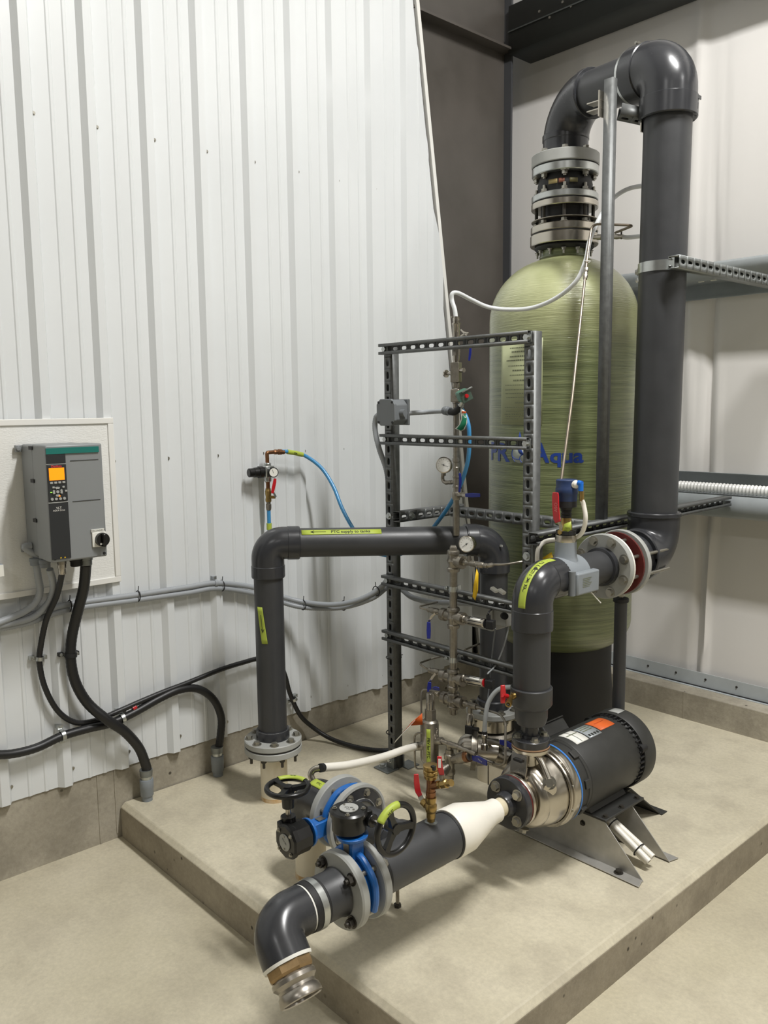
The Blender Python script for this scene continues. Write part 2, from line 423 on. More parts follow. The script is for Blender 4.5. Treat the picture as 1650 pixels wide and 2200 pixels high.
# form joints in the stem walls: thin raised fins of concrete
for (yy, z0, z1) in ((1.275, 0, .29), (1.345, .02, .29), (1.50, .16, .29)):
    g = G(); g.bb((-.006, yy-.003, z0), (-.001, yy+.003, z1)); struct('form_joint', g, MATS['wall_concrete'], bpy.data.objects['baseboard_left'])
g = G(); g.bb((1.10, CURB_Y-.002, .14), (1.106, CURB_Y+.01, CURB_Z)); struct('form_joint', g, MATS['wall_concrete'], bbk)

# left wall: ribbed siding in sheets of four ribs, cut on a slant where it meets the tapered column
P9, Y0 = .2286, 1.17898
YE = lambda z: 3.563-(z-.197)*.1453 - .022
zmax = 5.6
sheet_prof = [(0, .0)]
RIB = [(-.060, 0), (-.042, .022), (-.012, .022), (.000, 0), (.058, 0), (.062, .0035), (.071, .0035), (.075, 0), (.118, 0), (.122, .0035), (.131, .0035), (.135, 0)]
wall_left = struct('wall_left', G().bb((-.25, -7, .305), (-.1, 3.80, 5.8)), TRIM)
def siding_sheet(y0, nrib, name='siding_sheet'):
    pts = []
    for i in range(nrib):
        for dy, dx in RIB: pts.append((y0+i*P9+dy, dx))
    pts.append((y0+nrib*P9+RIB[0][0], 0)); vs = []; fs = []; out = []
    for y, x in pts:
        zt = min(zmax, .197+(3.541-y)/.1453)
        out.append((y, x, zt))
    out = [o for o in out if o[2] > .33]
    for y, x, zt in out: vs += [(x+.002, y, .29), (x+.002, y, zt)]
    for i in range(len(out)-1): fs.append((2*i, 2*i+2, 2*i+3, 2*i+1))
    return obj(name, G().add(vs, fs), SIDE, wall_left, ang=8)
k = -32
while Y0+k*P9 < 3.5:
    n = 4 if Y0+(k+4)*P9 < 3.55 else max(1, int((3.6-Y0-k*P9)/P9))
    siding_sheet(Y0+k*P9-.0, n); k += n
for (zz, rng) in ((2.7404, range(-2, 9)), (1.5146, range(-1, 10)), (.3473, range(-3, 9))):
    for k in rng:
        if Y0+k*P9 < YE(zz)-.01: bolt_at(wall_left, (.003, Y0+k*P9, zz), (1, 0, 0), .0048, BOLT, 'screw')
# slanted white edge trim along the column, with the dark gap beside it
def slant(g, ya, yb, xa, xb, z0=.2, z1=5.6):
    for_ = lambda z, o: 3.563-(z-.197)*.1453+o
    vs = [(x, for_(z, o), z) for z in (z0, z1) for o in (ya, yb) for x in (xa, xb)]
    return g.add(vs, [(0, 1, 3, 2), (4, 6, 7, 5), (0, 4, 5, 1), (2, 3, 7, 6), (0, 2, 6, 4), (1, 5, 7, 3)])
struct('trim_2', slant(G(), -.009, .013, -.01, .012), TRIM)['label'] = 'slanted white edge trim beside the dark column'
struct('trim_3', slant(G(), -.022, -.009, -.03, -.008), BLKM)

# steel column in the corner
col = thing('steel_column', 'dark tapered steel column standing in the corner behind the tank', 'column', (-.075, 3.7, CURB_Z)); col['kind'] = 'structure'
del col['category']; 
obj('web', G().bb((-.079, 2.2, .2), (-.071, 3.82, 5.8)), COLM, col)
obj('flange', G().bb((-.131, 3.815, .2), (-.021, 3.829, 5.8)), COLF, col)
zs = Z(-.05, 3.82, 113)
obj('stiffener', G().bb((-.072, 2.4, zs-.006), (-.0, 3.816, zs+.006)), COLM, col)
# right (back) wall: white vinyl-faced insulation with folds, galvanised girts in front
seamx = P(1532, 300, 1, BACK_Y)[0]
def fold(x, z):
    dx = x-seamx-.03*math.sin(z*.9); y = 0
    y += .022*math.exp(-(dx/.018)**2)*(.5+.5*math.sin(z*1.3)) - .018*math.exp(-((dx-.05)/.014)**2)*(.4+.6*math.cos(z*1.1))
    y += .012*math.exp(-((dx+.09-.02*math.sin(2*z))/.03)**2)*math.cos(z*.8+1)
    for cx, a, wd, ph in ((.35, .010, .05, .3), (1.75, .02, .03, 1.0), (2.0, .015, .04, 2.), (.75, .006, .06, 4.), (2.6, .02, .05, .7)):
        y += a*math.exp(-((x-cx-.04*math.sin(z*1.7+ph))/wd)**2)*math.sin(z*1.5+ph)
    for gz in (1.22, 2.28, 3.7): y += .018*math.exp(-abs(z-gz)/.35)
    return 1.5*y
NX, NZ = 260, 70; x0, x1v = -.35, 4.4; z0, z1 = CURB_Z, 5.8
vs = [(x0+(x1v-x0)*i/NX, BACK_Y-.02+fold(x0+(x1v-x0)*i/NX, z0+(z1-z0)*j/NZ), z0+(z1-z0)*j/NZ) for i in range(NX+1) for j in range(NZ+1)]
fs = [(i*(NZ+1)+j, (i+1)*(NZ+1)+j, (i+1)*(NZ+1)+j+1, i*(NZ+1)+j+1) for i in range(NX) for j in range(NZ)]
VINYL = mat('white_vinyl_facing', '#e2dfdb', .36, var=.05, vscale=1.5, bump=.05, bscale=12, stretch=(1, 1, .25), rvar=.08)
struct('wall_back', G().add(vs, fs), VINYL, ang=60)
g = G(); g.bb((4.4, BACK_Y-.02, 0), (9.5, BACK_Y+.2, 6)); struct('wall_back_far', g, VINYL).name = 'wall_backside'
# base angle on the curb
ba = thing('base_angle', 'galvanised base angle running along the curb at the foot of the back wall', 'angle', (1, BACK_Y-.03, CURB_Z)); ba['kind'] = 'structure'; del ba['category']
obj('leg_plate', G().bb((-.02, BACK_Y-.05, CURB_Z), (9, BACK_Y-.046, CURB_Z+.075)).bb((-.02, BACK_Y-.075, CURB_Z), (9, BACK_Y-.046, CURB_Z+.003)), GIRT, ba)
for i in range(12): bolt_at(ba, (.35+i*.16, BACK_Y-.05, CURB_Z+.045), (0, -1, 0), .004, BOLTD, 'screw')
g = G(); g.bb((-.02, CURB_Y+.115, CURB_Z), (9, CURB_Y+.125, CURB_Z+.006)); struct('sealant_strip', g, BLKM, bbk)
# girts (Z sections)
def girt(label, z, up, x0=-.02, m=GIRT, inner=.06, y0=3.8, y1=3.985):
    t = thing('wall_girt', label, 'beam', (1, 3.8, z)); s_ = 1 if up else -1
    pr = [(y0-.016*0+.012, z+s_*inner+s_*.012), (y0, z+s_*inner), (y0, z), (y1, z), (y1, z-s_*inner), (y1-.012, z-s_*(inner+.012))]
    vs = []; 
    for y, zz in pr: vs += [(x0, y, zz), (9.0, y, zz)]
    obj('section', G().add(vs, [(2*i, 2*i+1, 2*i+3, 2*i+2) for i in range(5)]), m, t, solid=.003, ang=30); return t
g2 = girt('galvanised wall girt running behind the tank at shoulder height above it', 2.285, True)
g1 = girt('galvanised wall girt behind the lower end of the tall pipe, under a white corrugated hose', 1.275, False, inner=.085)
for i, xx in enumerate((1.1, 1.16, 1.3, 1.52)): 
    obj('slot_light', G().box((xx, 3.86, 2.2815), (.026, .010, .004)), WHT, g2)  # white blocks painted in for the light showing through the web slots
t = thing('eave_beam', 'dark steel beam crossing the back wall above the big pipe bend', 'beam', (1, 3.8, 3.62))
zt = 3.615
obj('channel', G().add([(xx, yy, zz) for (yy, zz) in ((3.985, zt), (3.79, zt), (3.79, zt+.24), (3.985, zt+.24)) for xx in (-.02, 9)], [(0, 1, 3, 2), (2, 3, 5, 4), (4, 5, 7, 6)]), GIRTD, t, solid=.005, ang=20)
obj('stiffening_rib', G().bb((-.02, 3.782, zt+.105), (9, 3.79, zt+.112)), GIRTD, t)
for q in ((1210, 5), (1228, 14), (1160, 25), (1182, 38)):
    p_ = P(*q, 1, 3.79); bolt_at(t, p_, (0, -1, 0), .007, BOLT)
# room shell beyond the frame
FARW = mat('far_wall_grey', '#77756f', .6)
g = G(); g.bb((9.3, -7, 0), (9.5, 4.5, 6)); struct('wall_right', g, FARW)
g = G(); g.bb((-.3, -7.2, 0), (9.5, -7, 6)); struct('wall_front', g, FARW)
g = G(); g.bb((-.3, -7.2, 5.8), (9.5, 4.6, 6)); struct('ceiling', g, VINYL)
LF = mat('lamp_face', '#fff3e0', .4, emit=9)
for i, (lx, ly, lz, le) in enumerate(LAMPS):
    t = thing('bay_lamp', 'long white high bay lamp under the ceiling, lamp %s' % ('over the pad', 'over the right side', 'behind the camera on the left', 'behind the camera on the right')[i], 'lamp', (lx, ly, lz), 'high bay lamps out of frame')
    obj('housing', G().bb((lx-.7, ly-.2, lz), (lx+.7, ly+.2, lz+.15)), TRIM, t)

# ================================================================== LEFT WALL EQUIPMENT
# mounting board
bd = thing('mounting_board', 'textured white board with plain trim on the wall behind the drive', 'board', (.02, 1.0, 1.05))
BY, BZ0, BZ1 = 1.398, 1.05, 1.682; BYL = -.1
obj('panel', G().bb((.021, BYL, BZ0+.02), (.030, BY-.02, BZ1-.02)), BOARD, bd)
for nm, a, b in (('top_trim', (.021, BYL, BZ1-.022), (.036, BY, BZ1)), ('side_trim', (.021, BY-.022, BZ0+.022), (.036, BY, BZ1-.022)), ('bottom_trim', (.021, BYL, BZ0), (.036, BY, BZ0+.022))):
    obj(nm, G().bb(a, b), TRIM, bd, bev=.002)
# variable frequency drive
X1, YA, YB, ZA, ZB = .273, 1.046, 1.243, 1.2, 1.597
vf = thing('motor_drive', 'grey wall mounted motor drive with lit orange screen and black rotary switch', 'electrical drive', (.15, 1.14, 1.2))
obj('back_case', G().bb((.036, YA+.004, ZA+.006), (.150, YB-.004, ZB-.002)), VFDG, vf, bev=.008)
obj('front_cover', G().bb((.152, YA, ZA), (X1, YB, ZB)), VFDG, vf, bev=.006)
fr = lambda u, v: (X1+.001, YA+u*(YB-YA), ZA+v*(ZB-ZA))    # u across, v up on the front
def fbox(u0, v0, u1, v1, th=.003, base=0):
    a = fr(u0, v0); b = fr(u1, v1); return G().bb((a[0]-.001+base, a[1], a[2]), (a[0]+th+base, b[1], b[2]))
obj('upper_black_panel', fbox(.005, .845, .335, .925), VFDB, vf)
kp = obj('keypad', fbox(.005, .525, .335, .835, .005), VFDB, vf, bev=.0015)
obj('lower_black_panel', fbox(.005, .03, .335, .512), VFDB, vf)
for a in ((.003, .512, .337, .519), (.003, .838, .337, .843)): obj('seam', fbox(*a, .0035), PVCF, vf)
obj('green_tape', fbox(.012, .925, .93, .975, .004), mat('teal_tape', '#0c6b62', .5), vf)
for v in (.86, .51): obj('groove', fbox(.42, v, .92, v+.003, .0012), VFDB, vf)
SCR = mat('orange_screen', '#ff8a08', .4, emit=.9)
obj('screen', fbox(.035, .705, .295, .808, .006), SCR, kp)
for i in range(4): obj('button', fbox(.04+i*.07, .675, .09+i*.07, .692, .008), PVCF, kp, bev=.001)
for i in range(4):
    c = V(fr(.06+i*.07, .547)); obj('button', G().cyl(c, c+V((.008, 0, 0)), .0048, 14), PVCF, kp)
c = V(fr(.16, .607)); obj('button', G().cyl(c, c+V((.009, 0, 0)), .0052, 16), PVCF, kp)
for i in range(4):
    g = G(); a0 = i*PI/2-.5
    out = [c+V((.004, math.cos(a0+t*1.0/6)*r_, math.sin(a0+t*1.0/6)*r_*1.0)) for r_, seq in ((.0165, range(7)), (.0095, range(6, -1, -1))) for t in seq]
    g.ext(out, (.005, 0, 0)); obj('button', g, PVCF, kp)
for (u, v) in ((.075, .645), (.245, .645), (.285, .61)): obj('button', fbox(u, v-.008, u+.04, v+.008, .008), PVCF, kp, bev=.001)
obj('green_light', fbox(.04, .602, .065, .608, .007), mat('led_green', '#8fff4a', .4, emit=2), kp)
obj('amber_light', fbox(.17, .565, .2, .575, .0095), SCR, kp)
tm = lambda u0, v0, base=.004: flat(V(fr(u0, v0))+V((base, 0, 0)), (0, 1, 0), (0, 0, 1))
text('Danfoss', .011, tm(.165, .822, .0055), mat('red_print_glow', '#e0333a', .5, emit=.3), kp)  # printed name with a faint glow added to its red
text('VLT', .011, tm(.17, .468), WHT, vf); text('AQUA Drive', .0075, tm(.17, .447), WHT, vf)
for u in (.14, .21): obj('warning_mark', G().ext([V(fr(u, .036))+V((.004, 0, 0)), V(fr(u+.03, .036))+V((.004, 0, 0)), V(fr(u+.015, .048))+V((.004, 0, 0))], (.0008, 0, 0)), YEL, vf)
sw = obj('switch_plate', fbox(.725, .095, .975, .225, .006), WHT, vf, bev=.002)
obj('switch_label', fbox(.715, .228, .955, .252, .004), WHT, vf); text('DISCONNECT', .008, tm(.835, .24, .0045), INK, vf)
c = V(fr(.89, .158)); obj('rotary_knob', G().cyl(c+V((.006, 0, 0)), c+V((.02, 0, 0)), .0245, 32, .0235), BLK, sw)
obj('knob_grip', G().bb(c+V((.02, -.006, -.024)), c+V((.034, .006, .022))), BLK, sw, bev=.004)
obj('red_mark', G().bb(c+V((.0205, -.012, -.017)), c+V((.0215, -.006, -.011))), WHT, sw)
for (y_, z_) in ((YB-.012, ZA+.012), (YA+.012, ZA+.014)): obj('corner_screw', G().cyl((X1, y_, z_), (X1+.002, y_, z_), .005, 14), BLKM, vf)
for z_ in (1.585, 1.472, 1.335): obj('cover_clip', G().bb((.135, YA-.004, z_-.006), (.165, YA+.004, z_+.006)), BLKM, vf)
for z_ in (1.58, 1.225): obj('mounting_lug', G().bb((.036, YA-.018, z_-.012), (.05, YA+.006, z_+.012)).cyl((.05, YA-.008, z_), (.054, YA-.008, z_), .008, 12), VFDG, vf, bev=.002)
# small grey box cut by the left frame edge
p_ = P(-2, 1222, 0, .04); t = thing('small_box', 'small grey box on the board at the left edge of the photo', 'box', p_)
obj('box_body', G().box((.055, p_[1]-.012, p_[2]), (.05, .03, .045)), PVCM, t, bev=.003)
obj('box_cover', G().box((.083, p_[1]-.012, p_[2]), (.006, .026, .04)), WHT, t)

# ---- conduits
def onwall(pts, x): return [P(a, b, 0, (x if not isinstance(x, (list, tuple)) else x[i])) for i, (a, b) in enumerate(pts)]
def ribbed(pts, r, step=.0045, amp=.05, n=12):
    p_ = resample(crom([V(q) for q in pts], 14), step); g = G(); g.tube(p_, lambda i: r*(1+amp*(1 if i % 2 else -1)), n); return g
def nut_at(name, parent, p_, d, r, L, m, taper=1.0):
    p_ = V(p_); d = V(d).normalized(); g = G(); fit(g, p_, p_+d*L, [(0, r*.86), (.06, r), (.45, r), (.5, r*.88), (.95, r*.88*taper), (1, r*.8*taper)]); return obj(name, g, m, parent)
C1 = [(-12, 1339), (60, 1322), (150, 1298), (300, 1277), (400, 1262), (465, 1253), (545, 1262)]
C2 = [(-12, 1352), (60, 1338), (150, 1309), (300, 1288), (400, 1274), (468, 1264), (545, 1275)]
mid1 = [V((.05, 2.12, 0)), ]
def later(px, py, x): return P(px, py, 0, x)
a1 = onwall(C1, .034); a2 = onwall(C2, .034)
b1 = [P(600, 1280, 0, .06), P(655, 1294, 0, .12), P(720, 1299, 0, .25), P(780, 1285, 0, .37), P(825, 1255, 1, 2.40), P(838, 1215, 1, 2.405), P(840, 1140, 1, 2.405), P(836, 1060, 1, 2.40), P(830, 1010, 1, 2.39), P(815, 965, 1, 2.37), P(806, 925, 1, 2.37), P(808, 897, 1, 2.37), P(820, 888, 1, 2.37)]
b2 = [P(600, 1292, 0, .06), P(655, 1305, 0, .12), P(735, 1305, 0, .25), P(800, 1285, 0, .40), P(838, 1258, 1, 2.45), P(862, 1266, 1, 2.47), P(885, 1283, 1, 2.47), P(925, 1293, 1, 2.46), P(975, 1295, 1, 2.46), P(1024, 1297, 1, 2.45)]
c = tag(obj('grey_conduit', ribbed(a1+b1, .0115), GREYCON), 'ribbed grey conduit running from the drive along the wall up to the octagonal box', 'conduit')
c = tag(obj('grey_conduit', ribbed(a2+b2, .0115), GREYCON), 'lower ribbed grey conduit of the wall pair, running on to the grey sensor box', 'conduit')
c = tag(obj('grey_conduit', ribbed(onwall([(78, 1213), (82, 1240), (86, 1268), (78, 1292), (50, 1315), (-12, 1341)], [.09, .085, .07, .06, .055, .055]), .0125), GREYCON), 'ribbed grey conduit dropping from the left elbow of the drive', 'conduit')
c = tag(obj('grey_conduit', ribbed(onwall([(107, 1223), (114, 1250), (113, 1275), (100, 1300), (65, 1328), (-12, 1346)], [.16, .14, .10, .07, .05, .045]), .0125), GREYCON), 'ribbed grey conduit curving from under the drive to the left frame edge', 'conduit')
# conduit connectors belong to the drive
q = P(88, 1184, 1, YA-.002); g = G(); g.tube([V((.09, YA, q[2]+.008)), V((.09, YA-.022, q[2]+.004)), P(80, 1195, 0, .09), P(77, 1206, 0, .09)], .0125, 14, 5); obj('conduit_elbow', g, GREYCON, vf)
q = P(75, 1206, 0, .09); nut_at('conduit_nut', vf, q+V((0, 0, .012)), (0, 0, -1), .019, .026, PVCM)
q = V((.18, YA+.012, ZA)); nut_at('conduit_nut', vf, q, (0, 0, -1), .02, .028, JBOX)
q = V((.2, YA+.062, ZA)); nut_at('cable_gland', vf, q, (0, 0, -1), .018, .02, SSD); nut_at('cable_gland', vf, q-V((0, 0, .016)), (0, 0, -1), .0145, .04, SS)
q2 = V((.2, YA+.148, ZA)); nut_at('cable_gland', vf, q2, (0, 0, -1), .024, .036, GALV)
nut_at('cable_gland', vf, V((.2, YA+.112, ZA)), (0, 0, -1), .022, .034, BLKM)
# black conduits
pa = [q-V((0, 0, .05))] + onwall([(122, 1280), (100, 1330), (88, 1385), (85, 1425), (97, 1478), (125, 1528), (162, 1552), (205, 1548), (250, 1530), (300, 1508), (350, 1487), (400, 1468), (470, 1440), (520, 1424), (560, 1415), (598, 1425)], [.13, .07, .04, .035, .035, .035, .035, .035, .045, .045, .045, .045, .04, .04, .04, .04])
pb = onwall([(612, 1450), (623, 1490), (642, 1532), (664, 1556)], [.04, .035, .035, .04]) + [P(705, 1584, 2, PAD_Z+.03), P(750, 1601, 2, PAD_Z+.015), P(800, 1611, 2, PAD_Z+.014), P(852, 1611, 2, PAD_Z+.014), P(890, 1600, 2, PAD_Z+.014)]
tag(obj('black_conduit', ribbed(pa+pb, .0105, .006, .03), BLKC), 'thin black conduit looping from the drive along the wall and down to the pad', 'conduit')
pB = [q2-V((0, 0, .03))] + onwall([(180, 1262), (168, 1310), (155, 1365), (152, 1415), (162, 1465), (188, 1510), (228, 1545), (268, 1572), (298, 1606), (312, 1640), (316, 1655)], [.14, .09, .06, .055, .055, .06, .085, .085, .07, .055, .05])
tag(obj('black_conduit', ribbed(pB, .0195, .008, .02), BLKC), 'thick black conduit from the drive curving over the others to the nearer floor coupling', 'conduit')
pC = onwall([(-15, 1622), (30, 1619), (80, 1606), (132, 1582), (190, 1565), (240, 1553), (290, 1530), (340, 1502), (385, 1482), (425, 1480), (458, 1502), (475, 1540), (474, 1578), (469, 1612)], .048)
tag(obj('black_conduit', ribbed(pC, .0165, .008, .02), BLKC), 'thick black conduit rising from the left frame edge to the farther floor coupling', 'conduit')
g = G(); q = V(P(288, 1520, 0, .045)); d_ = (V(P(300, 1513, 0, .045))-q).normalized(); g.cyl(q-d_*.008, q+d_*.008, .0125, 16); tag(obj('red_tape', g, RED), 'band of red tape round the thin black conduit', 'tape')
for q, lab in (((316, 1648), 'grey floor coupling at the pad corner holding the thick black conduit'), ((468, 1612), 'grey floor coupling farther along the wall holding a black conduit')):
    base = P(q[0], q[1]+56, 0, .05) if q[0] < 400 else P(q[0], q[1]+46, 0, .05); x, y = .05, base[1]
    t = thing('floor_coupling', lab, 'pipe fitting', (x, y, PAD_Z), 'floor couplings by the wall')
    z0 = PAD_Z; zt = Z(x, y, q[1])
    obj('stub', G().cyl((x, y, z0-.01), (x, y, z0+.03), .021, 24), PVCM, t)
    g = G(); fit(g, (x, y, z0+.02), (x, y, z0+.09), [(0, .024), (.05, .026), (.45, .026), (.5, .0275), (.95, .0275), (1, .026)], 28); obj('body', g, PVCM, t)
    obj('steel_collar', G().cyl((x, y, z0+.09), (x, y, z0+.104), .0215, 24), ZINC, t); g = G(); g.cyl((x, y, z0+.104), (x, y, z0+.13), .0245, 24, .026); obj('locknut', g, GALV, t)
# straps and ties
def strap(pt, dirv, r, m, lab, wid=.014, ears=True, grp=None):
    t = thing('conduit_strap', lab, 'strap', pt, grp); d = V(dirv).normalized(); p_ = V(pt)
    g = G(); u, w_, d = basis(d, (1, 0, 0)); g.lathe(p_-d*wid/2, d, [(0, r), (0, r+.0025), (wid, r+.0025), (wid, r), (0, r)], 20); obj('band', g, m, t)
    for s_ in (-1, 1):
        e = p_+w_*s_*(r+.009); e[0] = max(.022, p_[0]-.016); obj('ear', G().bb((.002, e[1]-.009, e[2]-.007), (e[0]+.002, e[1]+.009, e[2]+.007)), m, t); bolt_at(t, e+V((.002, 0, 0)), (1, 0, 0), .0045, ZINC, 'screw')
def wdir(a, b, x): return V(P(*b, 0, x))-V(P(*a, 0, x))
strap(P(86, 1415, 0, .035), wdir((88, 1390), (85, 1440), .035), .0125, ZINC, 'bright clamp holding the thin black conduit below the drive')
strap(P(152, 1407, 0, .055), wdir((155, 1380), (152, 1430), .055), .0205, BLKM, 'black clamp holding the thick black conduit below the drive')
strap(P(135, 1580, 0, .048), wdir((120, 1586), (150, 1575), .048), .0185, ZINC, 'bright clamp on the lowest black conduit near the left frame edge')
strap(P(263, 1543, 0, .048), wdir((250, 1549), (275, 1538), .048), .0185, ZINC, 'bright clamp where the black conduits cross')
strap(P(632, 1502, 0, .036), wdir((627, 1490), (637, 1515), .036), .0125, ZINC, 'small bright clamp on the thin black conduit right of the grey riser pipe')
strap(P(463, 1253, 0, .034), wdir((450, 1255), (478, 1254), .034), .0125, GREYCON, 'grey clamp at the high point of the grey conduit pair')
def tie(pt, dirv, r, lab, flat_=1.0):
    g = G(); g.ring(pt, dirv, r, .0022, 24, 6); tail = basis(dirv)[0]; g.cyl(V(pt)+tail*r, V(pt)+tail*(r+.02), .0018, 6)
    return tag(obj('cable_tie', g, BLKM), lab, 'cable tie', 'black cable ties')
for (x_, y_), lab in (((149, 1302), 'just right of the drive conduits'), ((296, 1281), 'halfway to the grey riser pipe'), ((477, 1259), 'beside the high clamp'), ((651, 1300), 'right of the grey riser pipe'), ((738, 1301), 'at the lowest dip'), ((808, 1270), 'nearest the slotted post')):
    xx = .034 if x_ < 560 else (.12 if x_ < 700 else (.25 if x_ < 780 else .42))
    tie(P(x_, y_, 0, xx), wdir((x_-10, y_), (x_+10, y_-(6 if x_ > 780 else 1)), xx), .021, 'black cable tie round the grey conduit pair, '+lab)
tie(P(846, 1412, 1, 2.40), (0, 0, 1), .033, 'black cable tie round the left slotted post above the bottom rail')
tie(P(846, 1573, 1, 2.40), (0, 0, 1), .033, 'black cable tie low on the left slotted post near the pad')

# ---- air regulator
rg = thing('air_regulator', 'small air regulator with black knob, dial and red lever on the white wall', 'regulator', (.07, 2.066, 1.43))
xr = .075; R_ = lambda a, b, x=xr: P(a, b, 0, x)
yr = R_(575, 1015)[1]; col_ = lambda py: V((xr, yr, Z(xr, yr, py)))
obj('bracket', G().bb((.02, yr-.03, Z(xr, yr, 1026)), (.03, yr+.03, Z(xr, yr, 1004))).bb((.02, yr-.012, Z(xr, yr, 1020)), (xr-.01, yr+.012, Z(xr, yr, 1010))), ZINC, rg)
g = G(); g.box((xr, yr, Z(xr, yr, 1013)), (.044, .044, .05)); g.cyl(col_(1035), col_(994), .016, 20); obj('body', g, ZINC, rg, bev=.004)
zc = Z(xr, yr, 1014); g = G(); fit(g, (xr-.012, yr-.018, zc), (xr-.02, yr-.085, zc), [(0, .026), (.3, .026), (.32, .022), (.62, .021), (.64, .019), (.96, .019), (1, .016)]); obj('knob', g, BLK, rg)
c0 = V((xr+.018, yr+.012, zc)); dd = V((.8, -.35, 0)).normalized()
g = G(); fit(g, c0, c0+dd*.028, [(0, .012), (.3, .012), (.35, .022), (.9, .022), (1, .019)]); gg = obj('gauge_case', g, BLK, rg)
g = G(); g.cyl(c0+dd*.028, c0+dd*.0288, .018, 28); obj('dial', g, WHT, gg); u, w_, d = basis(dd); g = G(); g.cyl(c0+dd*.029-u*.003, c0+dd*.029+u*.013+w_*.006, .0008, 6); obj('needle', g, INK, gg)
g = G(); fit(g, col_(1051), col_(1033), [(0, .0085), (.8, .0085), (.82, .011), (1, .011)]); obj('nipple', g, COPPER, rg)
g = G(); fit(g, col_(1078), col_(1049), [(0, .0125), (.15, .0135), (.35, .0115), (.6, .0135), (.8, .0135), (.85, .012), (1, .011)]); vb = obj('ball_valve', g, BRASS, rg)
g = G(); fit(g, col_(1096), col_(1078), [(0, .011), (.3, .013), (.7, .013), (.75, .010), (1, .011)], 6); obj('hose_nut', g, SSD, rg)
st = col_(1068)+V((.014, .012, 0)); g = G(); g.cyl(col_(1068), st+V((.01, .008, 0)), .007, 10); obj('valve_stem', g, BRASS, vb)
e1 = st+V((.012, .01, 0)); handle(vb, [e1, P(586, 1056, 0, xr+.035)], .012, .003, ZINC, (1, .1, 0), 'lever_arm')
handle(vb, [P(585, 1060, 0, xr+.036), P(587, 1050, 0, xr+.037), P(590, 1036, 0, xr+.038), P(591, 1028, 0, xr+.038)], .017, .004, RED, (1, .1, 0))
g = G(); g.tube([col_(994), col_(983), col_(974), R_(578, 972), R_(590, 971)], .0085, 14, 4); obj('copper_elbow', g, COPPER, rg)
g = G(); fit(g, R_(588, 971), R_(610, 971), [(0, .009), (.1, .011), (.35, .011), (.4, .009), (.45, .0125), (.75, .0125), (.8, .01), (1, .0105)], 8); obj('hose_connector', g, COPPER, rg)
BH = [R_(606, 970), R_(625, 971), R_(655, 979), P(690, 1005, 0, .12), P(716, 1045, 0, .18), P(735, 1092, 0, .24), P(757, 1133, 0, .3), P(785, 1175, 0, .36), P(822, 1192, 1, 2.52), P(862, 1190, 1, 2.55), P(915, 1150, 1, 2.5), P(945, 1115, 1, 2.48), P(972, 1075, 1, 2.47), P(992, 1035, 1, 2.47), P(1006, 985, 1, 2.46), P(1008, 930, 1, 2.45), P(1003, 900, 1, 2.45), P(992, 880, 1, 2.45), P(985, 872, 1, 2.44)]
tag(obj('blue_hose', G().tube(BH, .0085, 14, 8), SKY), 'light blue air hose arching from the regulator behind the big pipe to the solenoid valve', 'hose')
tag(obj('blue_hose', G().tube([col_(1094), col_(1110), col_(1135), col_(1200), col_(1320), V((.035, yr+.01, .62))], .0085, 14, 5), SKY), 'short light blue hose dropping straight down from the regulator', 'hose')
bh = crom([V(q) for q in BH], 8)
def tapeflag(pts, r, lab, txt=None, sz=.012):
    g = G(); g.tube(pts, r, 14); o = tag(obj('lime_tape', g, TAPE), lab, 'tape'); return o
tp = tapeflag([R_(617, 970.5), R_(633, 973), R_(650, 977)], .0105, 'lime tape flag wrapped on the blue hose near the regulator')
fx = flat(P(633, 974, 0, xr+.0118), V(P(650, 979, 0, xr+.0118))-V(P(633, 974, 0, xr+.0118)), (0, 0, 1)); dirn = (V(P(650, 979, 0, xr))-V(P(617, 971, 0, xr))).normalized()
text('OA', .012, flat(V(P(633, 974, 0, xr))+V((.0112, -.002, 0)), dirn, (.2, 0, 1)), INK, tp, bold=.0003)
tapeflag([col_(1124), col_(1138)], .0115, 'lime tape wrapped on the short blue hose just above the pipe bend')

# ================================================================== PIPEWORK AND VESSEL
X0 = 1.45
# ---- left riser, cross-over and drop pipe (one glued pipe run)
LX, LY = .39, 1.84; DX, DY = .88, 2.62
zl, zr = 1.188, 1.166; CL, CR = V((LX, LY, zl)), V((DX, DY, zr)); dh = (CR-CL).normalized()
lp = thing('crossover_pipe', 'dark grey pipe run rising left, crossing over and dropping beside the tank', 'pipe', (LX, LY, .38))
r4 = .0572
zft = Z(LX, LY, 1583)
obj('riser', G().cyl((LX, LY, zft), CL-V((0, 0, .08)), r4, 40), PVC, lp)
obj('cross_pipe', G().cyl(CL+dh*.08, CR-dh*.08, r4, 40), PVC, lp)
zf2 = .455
obj('drop_pipe', G().cyl((DX, DY, zf2), CR-V((0, 0, .08)), r4, 40), PVC, lp)
elbow('elbow', CL, (0, 0, -1), dh, .135, .125, .064, .058, PVCS, lp, .002, .05)
elbow('elbow', CR, (0, 0, -1), -dh, .135, .125, .064, .085, PVCS, lp, .002, .05)
flange('flange', (LX, LY, zft-.024), (0, 0, 1), .1145, .024, .0665, .036, PVCF, lp)
obj('flange_hub', G().lathe((LX, LY, zft), (0, 0, 1), [(0, .058), (0, .067), (.032, .067), (.038, .063), (.038, .058)], 40), PVCS, lp)
bolts(lp, (LX, LY, zft), (0, 0, 1), .094, 8, .0125, ph=.3)
flange('flange', (DX, DY, zf2-.024), (0, 0, 1), .1145, .024, .066, .03, PVCF, lp)
obj('flange_hub', G().lathe((DX, DY, zf2), (0, 0, 1), [(0, .058), (0, .068), (.035, .068), (.04, .064), (.04, .058)], 40), PVCS, lp)
bolts(lp, (DX, DY, zf2), (0, 0, 1), .094, 8, .0125, ph=.35)
